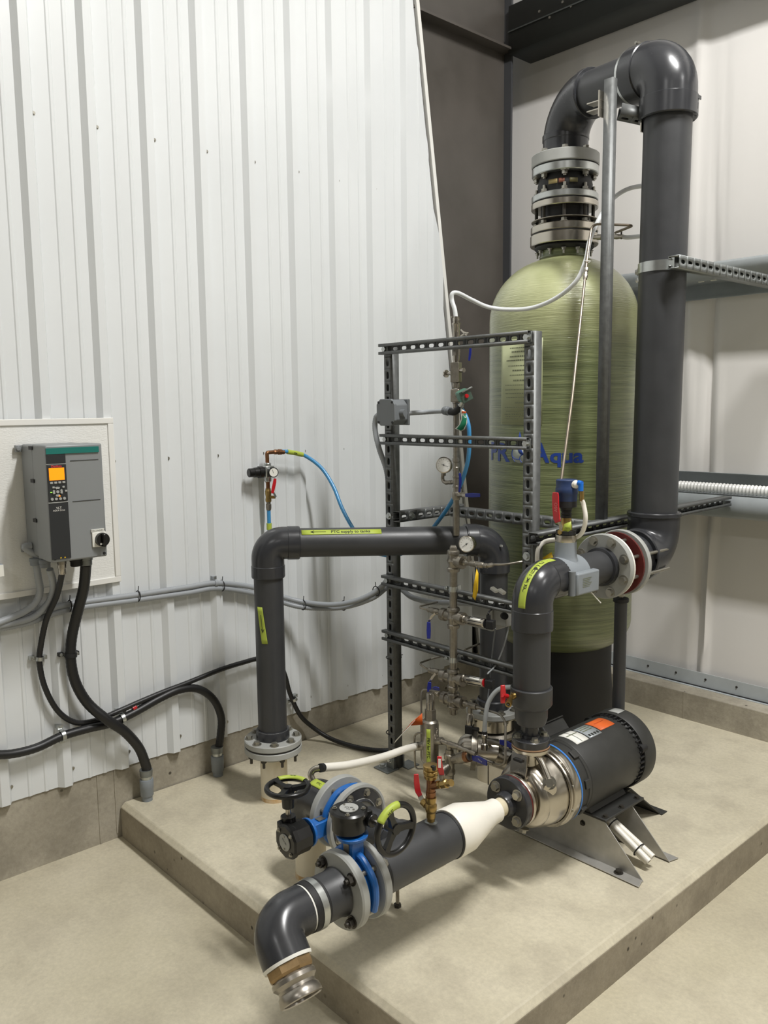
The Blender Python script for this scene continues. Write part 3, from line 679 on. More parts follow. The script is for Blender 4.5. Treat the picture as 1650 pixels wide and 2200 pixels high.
obj('moulded_mark', G().bb(CR+V((.055, -.03, -.02)), CR+V((.066, -.024, -.012))), PVCF, lp)
# tapes
up = V((0, 0, 1)); side = dh.cross(up).normalized()     # points to the room side
def tape_cyl(name, o_, ax, ref, r, u0, u1, v0, v1, lab, txt=None, size=.02, rot=0, skew=0, arrow=None, tu=0, tv=0):
    f0 = cylmap(o_, ax, r+.0012, ref); vm = (v0+v1)/2; f = lambda u, v: f0(u+skew*(v-vm), v)
    g = G().patch(f, u0, u1, v0, v1, 8, 8); o = tag(obj(name, g, TAPE, solid=.0006), lab, 'tape')
    ft0 = cylmap(o_, ax, r+.0020, ref); 
    if txt:
        cr, sr = math.cos(rot), math.sin(rot); cu, cv = (u0+u1)/2+tu, (v0+v1)/2+tv
        text(txt, size, lambda u, v: ft0(cu+u*cr-v*sr+skew*(cv+u*sr+v*cr-vm), cv+u*sr+v*cr), INK, o, bold=.0004)
    if arrow:
        a_, b_ = arrow
        g = G(); pts = [ft0(a_[0]+(b_[0]-a_[0])*i/6, a_[1]+(b_[1]-a_[1])*i/6) for i in range(7)]; g.tube(pts, .0011, 6)
        dv = (b_[1]-a_[1]); sg = 1 if dv > 0 else -1
        for s_ in (-1, 1): g.tube([ft0(*b_), ft0(b_[0]+s_*.006, b_[1]-sg*.014)], .0011, 6)
        obj('arrow', g, INK, o)
    return o
u_, w_, d_ = basis(dh, up)       # u_: up ; w_: dh x up
sgn = 1 if w_.dot(side) > 0 else -1
tape_cyl('lime_tape', CL, dh, up+side*.75, r4, -.013, .013, .13, .445, 'long lime tape along the top of the cross-over pipe with an arrow and handwriting', 'PTC supply to tanks', .019, PI/2, arrow=((0, .225), (0, .165)), tv=.035)
tape_cyl('lime_tape', (LX, LY, 0), (0, 0, 1), (.42, -.91, 0), r4, -.0125, .0125, .80, .945, 'lime tape with a downward arrow on the left grey riser pipe', skew=-.13, arrow=((-.004, .915), (.003, .845)))
# ---- floor stubs
def floor_stub(x, y, r, z1, label, fl=True, rust=True):
    t = thing('floor_stub', label, 'pipe', (x, y, PAD_Z)); obj('pipe', G().lathe((x, y, PAD_Z-.01), (0, 0, 1), [(0, r-.006), (0, r), (z1-PAD_Z+.01, r), (z1-PAD_Z+.01, r-.006), (0, r-.006)], 40), OLDPVC, t)
    return t
zb = zft-.024-.006
t = floor_stub(LX, LY, .054, zb-.03, 'stained cream pipe stub rising from the pad under the left grey riser')
obj('rust_ring', G().lathe((LX, LY, PAD_Z), (0, 0, 1), [(0, .055), (.012, .0548), (.016, .0543)], 36), mat('rust_stain', '#b98a45', .7, col2='#d9cdb2', vscale=18), t)
flange('flange', (LX, LY, zb), (0, 0, -1), .1145, .026, .07, .022, PVCF, t)
obj('hub', G().lathe((LX, LY, zb-.026), (0, 0, -1), [(0, .07), (.018, .066), (.02, .055), (0, .055)], 36), PVCS, t)
obj('gasket', G().lathe((LX, LY, zb), (0, 0, 1), [(0, .06), (0, .112), (.006, .112), (.006, .06), (0, .06)], 40), BLKM, t)
bolts(t, (LX, LY, zb-.026), (0, 0, -1), .094, 8, .011, BOLTD, ph=.3, kind='nut', stud=.022, name='stud')
zb2 = zf2-.024
t = floor_stub(DX, DY, .066, .33, 'cream pipe stub with steel collar under the flange beside the tank')
obj('collar', G().lathe((DX, DY, 0), (0, 0, 1), [(zb2-.062, .075), (zb2-.06, .088), (zb2-.006, .088), (zb2-.004, .112), (zb2, .113), (zb2, .06), (zb2-.062, .06)], 44), SSP, t)
obj('clamp_ring', G().lathe((DX, DY, 0), (0, 0, 1), [(zb2-.095, .07), (zb2-.095, .096), (zb2-.083, .098), (zb2-.07, .09), (zb2-.066, .07)], 44), SSD, t)
obj('rubber_band', G().lathe((DX, DY, 0), (0, 0, 1), [(zb2-.115, .066), (zb2-.113, .083), (zb2-.095, .083), (zb2-.095, .066)], 44), BLKM, t)
bolts(t, (DX, DY, zb2-.004), (0, 0, -1), .094, 8, .011, BOLT, ph=.35, kind='nut', stud=.01, name='stud')

# ---- tank
TX, TY, TR = .881, 3.07, .315
tk = thing('filter_tank', 'tall green fibreglass pressure tank with a printed blue logo', 'tank', (TX, TY, .5))
zsh, zds = Z(TX, TY, 690), Z(TX, TY, 553); zbt = Z(TX, TY, 1395)
prf = []
for i in range(15):
    a = PI/2*i/14; prf.append((zbt+.17*(1-math.sin(PI/2-a))*1.0 if False else zbt+.13*(1-math.cos(a)), TR*(.22+.78*math.sin(a)) if i else 0))
prf = [(zbt, 0)]+[(zbt+.16*(1-math.cos(PI/2*i/12)), TR*math.sin(PI/2*i/12)) for i in range(1, 13)]
for i in range(0, 15):
    a = PI/2*i/14; prf.append((zsh-.0+(zds-zsh)*math.sin(a), max(.10, TR*math.cos(a)**.92)))
prf.append((zds+.004, .098)); 
FRP = bpy.data.materials.new('green_fibreglass'); FRP.use_nodes = True; nt = FRP.node_tree; b = nt.nodes['Principled BSDF']; N = nt.nodes.new; L = nt.links.new
tc = N('ShaderNodeTexCoord'); mp = N('ShaderNodeMapping'); mp.inputs['Scale'].default_value = (1.2, 1.2, 50); L(tc.outputs['Object'], mp.inputs[0])
n1 = N('ShaderNodeTexNoise'); n1.inputs['Scale'].default_value = 2.2; n1.inputs['Detail'].default_value = 8; n1.inputs['Roughness'].default_value = .7; L(mp.outputs[0], n1.inputs[0])
rp = N('ShaderNodeValToRGB'); rp.color_ramp.elements[0].position = .36; rp.color_ramp.elements[1].position = .66
rp.color_ramp.elements[0].color = lin('#58613f'); rp.color_ramp.elements[1].color = lin('#848c61'); L(n1.outputs[0], rp.inputs[0])
sx = N('ShaderNodeSeparateXYZ'); L(tc.outputs['Object'], sx.inputs[0]); mr = N('ShaderNodeMapRange')
mr.inputs[1].default_value = .42; mr.inputs[2].default_value = .62; mr.interpolation_type = 'SMOOTHSTEP'; L(sx.outputs['Z'], mr.inputs[0])
mx = N('ShaderNodeMix'); mx.data_type = 'RGBA'; L(mr.outputs[0], mx.inputs[0]); L(rp.outputs[0], mx.inputs[6])
n3 = N('ShaderNodeTexNoise'); n3.inputs['Scale'].default_value = 5; n3.inputs['Detail'].default_value = 5; L(tc.outputs['Object'], n3.inputs[0])
rp3 = N('ShaderNodeValToRGB'); rp3.color_ramp.elements[0].color = lin('#989c70'); rp3.color_ramp.elements[1].color = lin('#b4b78c'); rp3.color_ramp.elements[0].position = .35; rp3.color_ramp.elements[1].position = .65; L(n3.outputs[0], rp3.inputs[0]); L(rp3.outputs[0], mx.inputs[7])
L(mx.outputs[2], b.inputs['Base Color']); b.inputs['Roughness'].default_value = .3; b.inputs['Coat Weight'].default_value = .5; b.inputs['Coat Roughness'].default_value = .15
mp2 = N('ShaderNodeMapping'); mp2.inputs['Scale'].default_value = (2, 2, 40); mp2.inputs['Rotation'].default_value = (.05, .04, 0); L(tc.outputs['Object'], mp2.inputs[0])
n2 = N('ShaderNodeTexNoise'); n2.inputs['Scale'].default_value = 6; n2.inputs['Detail'].default_value = 5; L(mp2.outputs[0], n2.inputs[0])
bp = N('ShaderNodeBump'); bp.inputs['Strength'].default_value = .5; bp.inputs['Distance'].default_value = .005; L(n2.outputs[0], bp.inputs['Height']); L(bp.outputs[0], b.inputs['Normal']); L(bp.outputs[0], b.inputs['Coat Normal'])
obj('vessel', G().lathe((TX, TY, 0), (0, 0, 1), prf, 96), FRP, tk)
# logo: map pixels onto the tank surface
def tank_at(px, py):
    lo = None; d = RR*((px-825)/FPX) + UU*(-(py-1100)/FPX) + _d; o = CAM-V((TX, TY, 0)); a = d.x**2+d.y**2; bq = 2*(o.x*d.x+o.y*d.y); c_ = o.x**2+o.y**2-TR**2
    t = (-bq-math.sqrt(max(0, bq*bq-4*a*c_)))/(2*a); return CAM+d*t
pA = tank_at(1155, 990); ang0 = math.atan2(pA.y-TY, pA.x-TX)
tref = V((math.cos(ang0), math.sin(ang0), 0)); 
def tmap(px, py):       # returns u, v (arc length, height) of the point under a pixel
    q = tank_at(px, py); return (math.atan2(q.y-TY, q.x-TX)-ang0)*TR, q.z
cm = cylmap((TX, TY, 0), (0, 0, 1), TR+.0015, tref)
tst = cm(.01, 1.5); uu_, vv_, dd_ = basis((0, 0, 1), tref); usign = 1
def tk_text(s, pxl, pxr, pyb, pyt, m, bold=.001, name='lettering'):
    u0, v0 = tmap(pxl, (pyb+pyt)/2); u1, v1 = tmap(pxr, (pyb+pyt)/2); vb = tmap((pxl+pxr)/2, pyb)[1]; vt = tmap((pxl+pxr)/2, pyt)[1]
    g = text_mesh(s, .1, bold, .01); xs = [v.x for v in g.v]; ys = [v.y for v in g.v]; a0, a1_, b0_, b1_ = min(xs), max(xs), min(ys), max(ys)
    g.v = [cm(u0+(u1-u0)*(v.x-a0)/(a1_-a0), vb+(vt-vb)*(v.y-b0_)/(b1_-b0_)) for v in g.v]
    return obj(name, g, m, tk)
tk_text('PR', 1056, 1096, 991, 951, LOGO, .0022)
tk_text('A', 1142, 1181, 994, 951, LOGO, .0028)
tk_text('qua', 1182, 1254, 1004, 973, LOGO, .003)
uc, vc = tmap(1117, 975); rc = abs(tmap(1130, 975)[0]-tmap(1101, 975)[0])/2*1.15
disc = [cm(uc+rc*math.cos(2*PI*i/32), vc+rc*math.sin(2*PI*i/32)) for i in range(32)]; cc_ = cm(uc, vc)
def tsh(f, m, name):   # fan shape on the tank
    pts = [cm(uc+rc*a_, vc+rc*b_) for a_, b_ in f]; n = len(pts); cen = sum(pts, V((0, 0, 0)))/n; q = V((cen.x-TX, cen.y-TY, 0)).normalized(); cen = V((TX, TY, cen.z))+q*(TR+.002)
    return obj(name, G().add([p+q*.0004 for p in pts]+[cen+q*.0004], [(i, (i+1) % n, n) for i in range(n)]), m, tk, solid=.0004)
tsh([(math.cos(2*PI*i/32), math.sin(2*PI*i/32)) for i in range(32)], LOGOW, 'logo_disc')
g = G(); g.tube([cm(uc+rc*1.05*math.cos(a), vc+rc*1.05*math.sin(a)) for a in [PI*.55+PI*.75*i/14 for i in range(15)]], .0022, 6); obj('logo_ring', g, LOGO, tk)
uc2, vc2 = uc, vc; vc = vc2+rc*1.0
cmb = cm; cm = cylmap((TX, TY, 0), (0, 0, 1), TR+.0022, tref)
tsh([(0, 1.35), (.18, .75), (.36, .35), (.3, .02), (0, -.15), (-.3, .02), (-.36, .35), (-.18, .75)], LOGO, 'logo_drop')
vc = vc2
tsh([(-.25, .45), (.0, .55), (.25, .4), (.45, .05), (.75, -.1), (.3, -.15), (.0, .0), (-.15, .15)], LOGO, 'logo_fish')
g = G(); g.tube([cm(uc+rc*a, vc+rc*b_) for a, b_ in ((.25, -.1), (.05, -.3), (0, -.55), (.15, -.8), (.3, -.9))], .002, 6, 4); g.tube([cm(uc+rc*a, vc+rc*b_) for a, b_ in ((-.9, -.35), (-.6, -.55), (-.2, -.6), (0, -.55))], .0016, 6, 4); obj('logo_wave', g, LOGO, tk)
# data sheet under clear film
sa, sb = tmap(1077, 912), tmap(1167, 725); LAB = mat('data_sheet', '#a9ae86', .4)
obj('data_sheet', G().patch(cmb, sa[0], sb[0], sa[1], tmap(1120, 728)[1], 16, 2), LAB, tk, solid=.0006)
PRN = mat('grey_print', '#6a6f55', .5); va, vb_ = tmap(1120, 905)[1], tmap(1120, 738)[1]; um = (sa[0]+sb[0])/2; us = (sb[0]-sa[0])
rows = [(.03, .8, 0), (.06, .75, 0), (.09, .8, 0), (.13, .7, 0), (.18, .8, 0), (.24, .2, 1), (.31, .7, 0), (.36, .75, 0), (.41, .78, 0), (.47, .76, 0), (.53, .3, 1), (.60, .5, 0), (.66, .35, 1), (.72, .6, 0), (.79, .7, 1), (.84, .5, 1), (.90, .4, 1), (.95, .5, 0)]
for fr_, wd_, bd_ in rows:
    v = va+(vb_-va)*fr_; g = G(); nseg = 14
    x_ = um-us*wd_/2*.95
    while abs(x_-um) <= abs(us*wd_/2*.96):
        l_ = us*(.02+.03*random.random()); g.patch(cm, x_, x_+l_, v-.0016-bd_*.0012, v+.0016+bd_*.0012, 2, 1); x_ += l_+us*.012
    obj('print_line', g, PRN, tk)
for (a, b_) in ((sa[1]+.006, sa[1]+.0075), (tmap(1120, 731)[1], tmap(1120, 731)[1]+.0015)): obj('sheet_border', G().patch(cm, sa[0]+us*.04, sb[0]-us*.04, a, b_, 10, 1), PRN, tk)
# stand
st = thing('tank_stand', 'black conical plastic stand under the green tank', 'stand', (TX, TY, PAD_Z))
obj('skirt', G().lathe((TX, TY, PAD_Z-.002), (0, 0, 1), [(0, .28), (.02, .28), (.04, .262), (.40, .235), (zbt-PAD_Z+.12, .235), (zbt-PAD_Z+.12, .22), (0, .25)], 64), STAND, st)
obj('foot_lip', G().lathe((TX, TY, PAD_Z), (0, 0, 1), [(0, .27), (0, .30), (.022, .30), (.03, .27)], 64), STAND, st)
# neck stack
nk = thing('tank_neck_flanges', 'stack of bolted steel and grey flanges with black rubber joint above the green tank', 'flange stack', (TX, TY, zds))
zy = lambda py: Z(TX, TY, py)
def disc_(nm, p0, p1, R, m, n=64, ri=.05, bev=.003):
    a, b_ = zy(p0), zy(p1); return obj(nm, G().lathe((TX, TY, a), (0, 0, 1), [(0, ri), (0, R-bev), (bev, R), (b_-a-bev, R), (b_-a, R-bev), (b_-a, ri)], n), m, nk)
def drum(nm, p0, p1, R, m, R1=None):
    a, b_ = zy(p0), zy(p1); return obj(nm, G().lathe((TX, TY, a), (0, 0, 1), [(0, R), (b_-a, R1 or R)], 64), m, nk)
FR = .141
drum('neck', 556, 536, .103, FRP); disc_('neck_adapter', 541, 526, .125, BLKM, bev=.012); 
disc_('lower_flange', 530, 507, FR+.002, SSP); disc_('gasket', 507.5, 503, FR-.003, BLKM); disc_('middle_flange', 503.5, 488, FR, SSP)
drum('spool', 489, 451, .1, BLKM); disc_('thin_plate', 478, 476, FR-.002, SSD); disc_('upper_flange', 452, 438, FR-.001, SSP)
disc_('gasket', 438.5, 435.5, FR-.003, BLKM); disc_('joint_flange', 436, 422, FR-.002, ZINC)
a, b_ = zy(423), zy(380); obj('rubber_joint', G().lathe((TX, TY, a), (0, 0, 1), [(0, .1), (.01, .108), (.5*(b_-a), .115), (b_-a-.01, .108), (b_-a, .1)], 64), BLKM, nk)
fj = cylmap((TX, TY, 0), (0, 0, 1), .1165, (.57, -.82, 0)); zj = zy(402)
for u_0, u_1, m_ in ((-.07, -.03, mat('faded_label', '#9a8a5a', .5)), (-.025, .0, mat('rusty_label', '#7a4a38', .5)), (.02, .055, mat('olive_label', '#6a6440', .5))): obj('label', G().patch(fj, u_0, u_1, zj-.008, zj+.010, 6, 2), m_, nk, solid=.0006)
disc_('joint_flange', 380.5, 363, FR-.002, ZINC); disc_('gasket', 363.5, 360.5, FR-.004, BLKM); disc_('pipe_flange', 361, 336, FR, PVCF); drum('flange_hub', 336, 305, .094, PVCS)
fx_ = lambda q: (TX, TY, zy(q)); rf = (.57, -.82, 0)
bolts(nk, fx_(336), (0, 0, 1), .118, 8, .013, BOLT, ph=.0, ref=rf); bolts(nk, fx_(380.5), (0, 0, -1), .118, 8, .013, BOLT, kind='nut', stud=.006, ref=rf, name='nut')
bolts(nk, fx_(422), (0, 0, 1), .118, 8, .0125, BOLT, kind='nut', stud=.016, ref=rf, name='nut'); bolts(nk, fx_(488), (0, 0, 1), .118, 8, .013, BOLT, kind='nut', stud=.02, ref=rf, name='nut')
u, w_, d = basis((0, 0, 1), rf)
for i in range(8):
    a = 2*PI*i/8; q = V((TX, TY, 0))+(u*math.cos(a)+w_*math.sin(a))*.118; obj('stud', G().cyl(q+V((0, 0, zy(500))), q+V((0, 0, zy(440))), .0075, 10), BOLTD, nk)
bolts(nk, fx_(541), (0, 0, -1), .112, 12, .008, BOLT, kind='nut', stud=.014, ref=rf, name='stud')

# ---- overhead pipe from tank to floor level and forward to the pump riser
BX, BYY = 1.45, 2.872; op = thing('overhead_pipe', 'large dark grey pipe arching from the tank top and dropping at the right', 'pipe', (BX, BYY, 1.1))
top1 = V((TX, TY, zy(221))); topB = V((1.45, 2.893, Z(1.45, 2.893, 138))); botB = V((BX, BYY, 1.153)); hh = (topB-top1).normalized(); vd = (botB-topB).normalized()
r6, rE = .084, .1
obj('overhead_run', G().cyl(top1+hh*.1, topB-hh*.1, r6, 48), PVC, op)
obj('tall_drop', G().cyl(topB+vd*.1, botB-vd*.12, r6, 48), PVC, op)
elbow('elbow', top1, (0, 0, -1), hh, top1.z-zy(306), .175, .094, .15, PVCS, op, .003, .03)
elbow('elbow', topB, -hh, vd, .17, .19, .0985, .105, PVCS, op, .004, .075)
elbow('elbow', botB, -vd, (0, -1, 0), .155, .13, .095, .1, PVCS, op, .004, .02)
obj('elbow_marking', G().box(topB+vd*.13+V((.0985, .03, 0)), (.004, .03, .012)).box(topB+vd*.16+V((.0985, .02, 0)), (.004, .012, .02)), PVCS, op)
g = G(); g.tube([topB-hh*.162+V((0, 0, 0))], .1) if False else None
obj('reducer_hub', G().lathe((BX, 2.70, 1.153), (0, 1, 0), [(0, .07), (.0, .078), (.05, .082), (.075, .093), (.08, .08)], 44), PVCS, op)
# ---- forward run: riser, elbow, short pipe, flange pair
rp_ = thing('pump_riser_pipe', 'dark grey pipe rising from the pump and turning back toward the tank', 'pipe', (X0, 2.14, .64))
RY, RZ = 2.135, 1.143; rr4 = .0585
zz_ = lambda py: Z(X0, RY, py)
C = V((X0, RY, RZ))
elbow('elbow', C, (0, 0, -1), (0, 1, 0), RZ-zz_(1352), .125, .066, .066, PVCS, rp_, .0015, .07)
zc0, zc1 = zz_(1512), zz_(1474)
obj('riser', G().cyl((X0, RY, zc1-.03), (X0, RY, zz_(1340)), .0605, 44), PVC, rp_)
g = G().lathe((X0, RY, 0), (0, 0, 1), [(zz_(1557), .0), (zz_(1557), .035), (zz_(1553), .047), (zz_(1540), .0535), (zc0-.012, .0545), (zc0, .066), (zc0+.004, .0685), (zc1-.003, .0685), (zc1, .066), (zc1, .06), (zc1-.03, .06)], 44); obj('reducer', g, PVC, rp_)
obj('nipple', G().cyl((X0, RY, zz_(1585)), (X0, RY, zz_(1550)), .0255, 28), PVCS, rp_)
obj('forward_pipe', G().cyl((X0, 2.24, RZ), (X0, 2.54, RZ), rr4, 40), PVC, rp_)
flange('flange', (X0, 2.553, RZ), (0, -1, 0), .116, .022, .066, .018, PVCF, rp_)
obj('flange_hub', G().lathe((X0, 2.531, RZ), (0, -1, 0), [(0, .059), (0, .07), (.02, .068), (.022, .059)], 40), PVCS, rp_)
bolts(rp_, (X0, 2.531, RZ), (0, -1, 0), .095, 8, .0125, BOLT, ph=.5)
fp = thing('flange_pair', 'white rimmed flange with red rubber disc bolted at the foot of the tall pipe', 'flange', (X0, 2.66, RZ-.11))
obj('steel_plate', G().lathe((X0, 2.555, RZ), (0, 1, 0), [(0, .05), (0, .114), (.008, .114), (.008, .05)], 48), WHT, fp)
obj('valve_body', G().cyl((X0, 2.56, RZ), (X0, 2.64, RZ), .07, 40), BLKM, fp)
obj('red_disc', G().lathe((X0, 2.618, RZ), (0, 1, 0), [(0, .03), (0, .113), (.008, .113), (.008, .03)], 48), REDG, fp)
obj('rear_flange', G().lathe((X0, 2.642, RZ), (0, 1, 0), [(0, .05), (0, .117), (.003, .119), (.019, .119), (.022, .117), (.022, .05)], 48), PVCF, fp)
obj('rear_hub', G().lathe((X0, 2.664, RZ), (0, 1, 0), [(0, .08), (.0, .088), (.012, .086), (.03, .078)], 40), BLKM, fp)
for i in range(8):
    a = 2*PI*(i+.5)/8; q = V((X0+.095*math.cos(a), 0, RZ+.095*math.sin(a)))
    obj('stud', G().cyl(q+V((0, 2.555, 0)), q+V((0, 2.70 if i not in (0, 7) else 2.835, 0)), .0065, 10), BOLT, fp)
t = thing('support_pole', 'dark grey support pole standing under the right flange pair', 'post', (1.415, 2.72, PAD_Z))
px_, py_ = 1.41, 2.725
obj('pole', G().cyl((px_, py_, PAD_Z), (px_, py_, .99), .0235, 28), PVC, t); obj('top_cap', G().cyl((px_, py_, .975), (px_, py_, .992), .029, 28, bev=.003), BLKM, t)
obj('jack_screw', G().cyl((px_, py_, .99), (px_, py_, 1.035), .008, 12).hex((px_, py_, .998), (px_, py_, 1.012), .015), BOLT, t)
# tape on the pump elbow
path = resample(elbow_path(C, (0, 0, -1), (0, 1, 0), .075, .10, .066), .006); n_ = len(path)
def etape(t_, off, lift=.0016):      # t_ 0..1 along the bend, off across
    f_ = max(0, min(.9999, t_))*(n_-1); i = int(f_); p_ = path[i].lerp(path[i+1], f_-i); tn = (path[min(i+3, n_-1)]-path[max(0, i-3)]).normalized()
    nn = V((0, -.72, .70)); nn = (nn-tn*nn.dot(tn)).normalized(); sd_ = tn.cross(nn); a = (-off)/.067+.12; return p_+(nn*math.cos(a)+sd_*math.sin(a))*(.066+lift)
plen = sum((q2-q1).length for q1, q2 in zip(path[:-1], path[1:]))*1.35
o = tag(obj('lime_tape', G().patch(etape, .02, .96, -.013, .013, 28, 4), TAPE, solid=.0005), 'lime tape with handwriting over the bend above the pump', 'tape')
tab = [0]
for i in range(200): tab.append(tab[-1]+(etape((i+1)/200, 0)-etape(i/200, 0)).length)
def bysurf(s_):
    s_ += tab[-1]*.5; i = 0
    while i < 199 and tab[i+1] < s_: i += 1
    return (i+(s_-tab[i])/max(1e-6, tab[i+1]-tab[i]))/200
text('recirc supply to', .0215, lambda u, v: etape(bysurf(u), v, .0026), INK, o, bold=.0002, cut=.003)

# ---- saddle sensor on the forward run
sd = thing('flow_sensor', 'grey saddle flow sensor clamped on the pipe above the pump', 'sensor', (X0, 2.30, 1.14))
SY = P(1215, 1200, 0, X0)[1]
obj('saddle', G().lathe((X0, SY-.055, RZ), (0, 1, 0), [(0, .059), (0, .066), (.11, .066), (.11, .059)], 40), PVCM, sd)
obj('saddle_neck', G().lathe((X0, SY, RZ+.03), (0, 0, 1), [(0, .052), (.028, .040), (.04, .0365), (.085, .0355), (.085, .02)], 32), PVCM, sd)
zn = RZ+.115; obj('collar', G().lathe((X0, SY, zn), (0, 0, 1), [(0, .02), (0, .034), (.01, .036), (.024, .034), (.026, .02)], 32), SSP, sd)
obj('cap_ring', G().lathe((X0, SY, zn+.026), (0, 0, 1), [(0, .02), (0, .033), (.012, .033), (.014, .014)], 32), BLKM, sd)
obj('electronics_box', G().box((X0+.076, SY+.005, RZ-.012), (.028, .125, .074)), PVCM, sd, bev=.006)
obj('end_lug', G().cyl((X0+.072, SY-.064, RZ-.048), (X0+.072, SY-.064, RZ+.032), .012, 16), JBOX, sd)
for i in range(6): obj('print_line', G().bb((X0+.0902, SY-.03, RZ+.004-i*.0055), (X0+.0908, SY+.02-(i % 3)*.006, RZ+.0055-i*.0055)), PRN, sd)
obj('tie_tail', G().tube([(X0+.07, SY+.045, RZ-.05), (X0+.078, SY+.06, RZ-.07), (X0+.085, SY+.085, RZ-.095)], .0018, 6), WHT, sd)
# ---- air release valve above it
av = thing('air_release_valve', 'blue topped air release valve on a brass ball valve above the flow sensor', 'valve', (X0, SY, zn+.04))
ay = lambda py: Z(X0, SY, py)
q = lambda py: V((X0, SY, ay(py)))
g = G(); fit(g, q(1167), q(1112), [(0, .013), (.2, .013), (.22, .018), (.4, .0175), (.45, .0205), (.7, .0205), (.75, .018), (1, .0175)]); bv = obj('ball_valve', g, BRASS, av)
g = G(); fit(g, q(1174), q(1158), [(0, .016), (1, .014)]); obj('copper_nipple', g, COPPER, av)
g = G(); fit(g, q(1112), q(1088), [(0, .017), (.2, .0175), (.25, .0155), (.35, .0185), (.5, .0155), (.6, .0185), (.75, .0155), (1, .0185)]); obj('threaded_neck', g, BLKM, av)
g = G(); fit(g, q(1095), q(1063), [(0, .018), (.15, .021), (.2, .0335), (1, .0335)]); obj('lower_body', g, BLKM, av)
g = G(); fit(g, q(1076), q(1030), [(0, .0335), (.05, .0345), (.3, .0345), (.35, .0365), (.6, .0365), (.65, .0345), (.97, .0355), (1, .033)]); obj('blue_cap', g, CAPB, av)
e = q(1141)+V((.0, -.03, 0)); obj('valve_stem', G().cyl(q(1141), e, .008, 12).hex(e, e+V((0, -.006, 0)), .009), BRASS, bv)
hz = P(1196, 1135, 1, SY-.035)
handle(bv, [e, P(1205, 1130, 1, SY-.045), P(1198, 1117, 1, SY-.05)], .014, .003, SS, (0, -1, 0), 'lever_arm')
handle(bv, [P(1199, 1122, 1, SY-.05), P(1196, 1114, 1, SY-.051), P(1194, 1090, 1, SY-.052), P(1193.5, 1066, 1, SY-.052), P(1193.5, 1058, 1, SY-.052)], .026, .005, RED, (0, -1, 0))
text('ASO', .016, lambda u, v: P(1194.5, 1090, 1, SY-.0555)+V((-v, 0, u)), mat('handle_print', '#e88a8a', .5), bv)
o = obj('lime_tape', G().add([P(1206, 1150, 1, SY-.024), P(1212, 1126, 1, SY-.024), P(1227, 1120, 1, SY-.022), P(1228, 1138, 1, SY-.022)], [(0, 1, 2, 3)]), TAPE, solid=.0006); tag(o, 'small folded lime tape flag on the brass valve under the blue cap', 'tape')
text('recirc', .008, flat(P(1219, 1134, 1, SY-.0255), (1, 0, 0), (0, 0, 1)), INK, o)
w0 = P(1233, 1041, 1, SY-.005); obj('white_elbow', G().lathe(w0-V((.012, 0, 0)), (1, .1, .05), [(0, .0), (0, .012), (.02, .014), (.03, .008), (.03, 0)], 18), WPVC, av)
w1 = P(1248, 1043, 1, SY-.005); obj('blue_plug', G().cyl(w1-V((.01, 0, -.008)), w1+V((.004, 0, .006)), .009, 16).cyl(w1+V((0, 0, .008)), w1-V((0, 0, .018)), .0085, 16), mat('bright_blue_plastic', '#1a6fd0', .35), av)
w2 = P(1250, 1062, 1, SY-.005); obj('brass_tail', G().cyl(w2+V((0, 0, .01)), w2-V((0, 0, .022)), .0075, 14), BRASS, av)
HW = [w2-V((0, 0, .018)), P(1254, 1085, 1, SY), P(1258, 1115, 1, SY), P(1250, 1145, 1, SY+.01), P(1230, 1157, 1, SY+.03), P(1200, 1159, 1, SY+.05), P(1172, 1163, 1, 2.36), P(1157, 1178, 1, 2.34), P(1154, 1200, 1, 2.34), P(1156, 1225, 1, 2.36), P(1158, 1260, 1, 2.40)]
tag(obj('white_hose', G().tube(HW, .0075, 14, 8), WPVC), 'thin white hose looping from the blue capped valve to the right slotted post', 'hose')
# ---- strut frame
fm = thing('strut_frame', 'grey slotted channel frame with two posts and four front rails', 'frame', (.9, 2.39, PAD_Z))
PX1, PX2, FY = .520, 1.245, 2.39
ztop = Z(PX1, FY, 745)
for x in (PX1, PX2):
    g = G(); strut(g, (x, FY, PAD_Z if x == PX1 else PAD_Z), (x, FY, ztop+.01), (0, -1, 0)); obj('post', g, GALVW, fm, solid=.0026)
zr_ = [Z(PX1, FY-.04, 750), Z(PX1, FY-.04, 944), Z(PX1, FY-.04, 1248), Z(PX1, FY-.04, 1366)]
for z in zr_:
    g = G(); strut(g, (PX1-.03, FY-.0325, z), (PX2+.01, FY-.0325, z), (0, 1, 0), D=.024); obj('rail', g, GALVW, fm, solid=.0026)
    for x in (PX1-.005, PX2-.002):
        obj('square_washer', G().box((x, FY-.028, z), (.036, .005, .036)), GALV, fm, bev=.002); bolt_at(fm, (x, FY-.03, z), (0, -1, 0), .011, ZINC)
zA = 1.256
g = G(); strut(g, (PX1+.042, FY-.02, zA), (PX1+.042, 2.765, zA), (1, 0, 0)); obj('side_rail', g, GALVW, fm, solid=.0026); bolt_at(fm, (PX1+.064, FY+.045, zA), (1, 0, 0), .011, ZINC); bolt_at(fm, (PX1-.0, FY-.022, zA), (0, -1, 0), .01, ZINC)
g = G(); strut(g, (PX1+.02, 2.745, zA-.012), (PX2+.05, 2.745, zA-.012), (0, -1, 0)); obj('back_rail', g, GALVW, fm, solid=.0026)
g = G(); strut(g, (PX2+.055, FY-.06, zA-.008), (PX2+.055, 3.79, zA+.004), (-1, 0, 0)); obj('long_rail', g, GALVW, fm, solid=.0026)
obj('angle_bracket', G().box((PX2-.03, FY-.001, 1.165), (.05, .05, .05)) , GALVW, fm) if False else None
bolt_at(fm, (PX2, FY-.022, 1.175), (0, -1, 0), .011, ZINC)
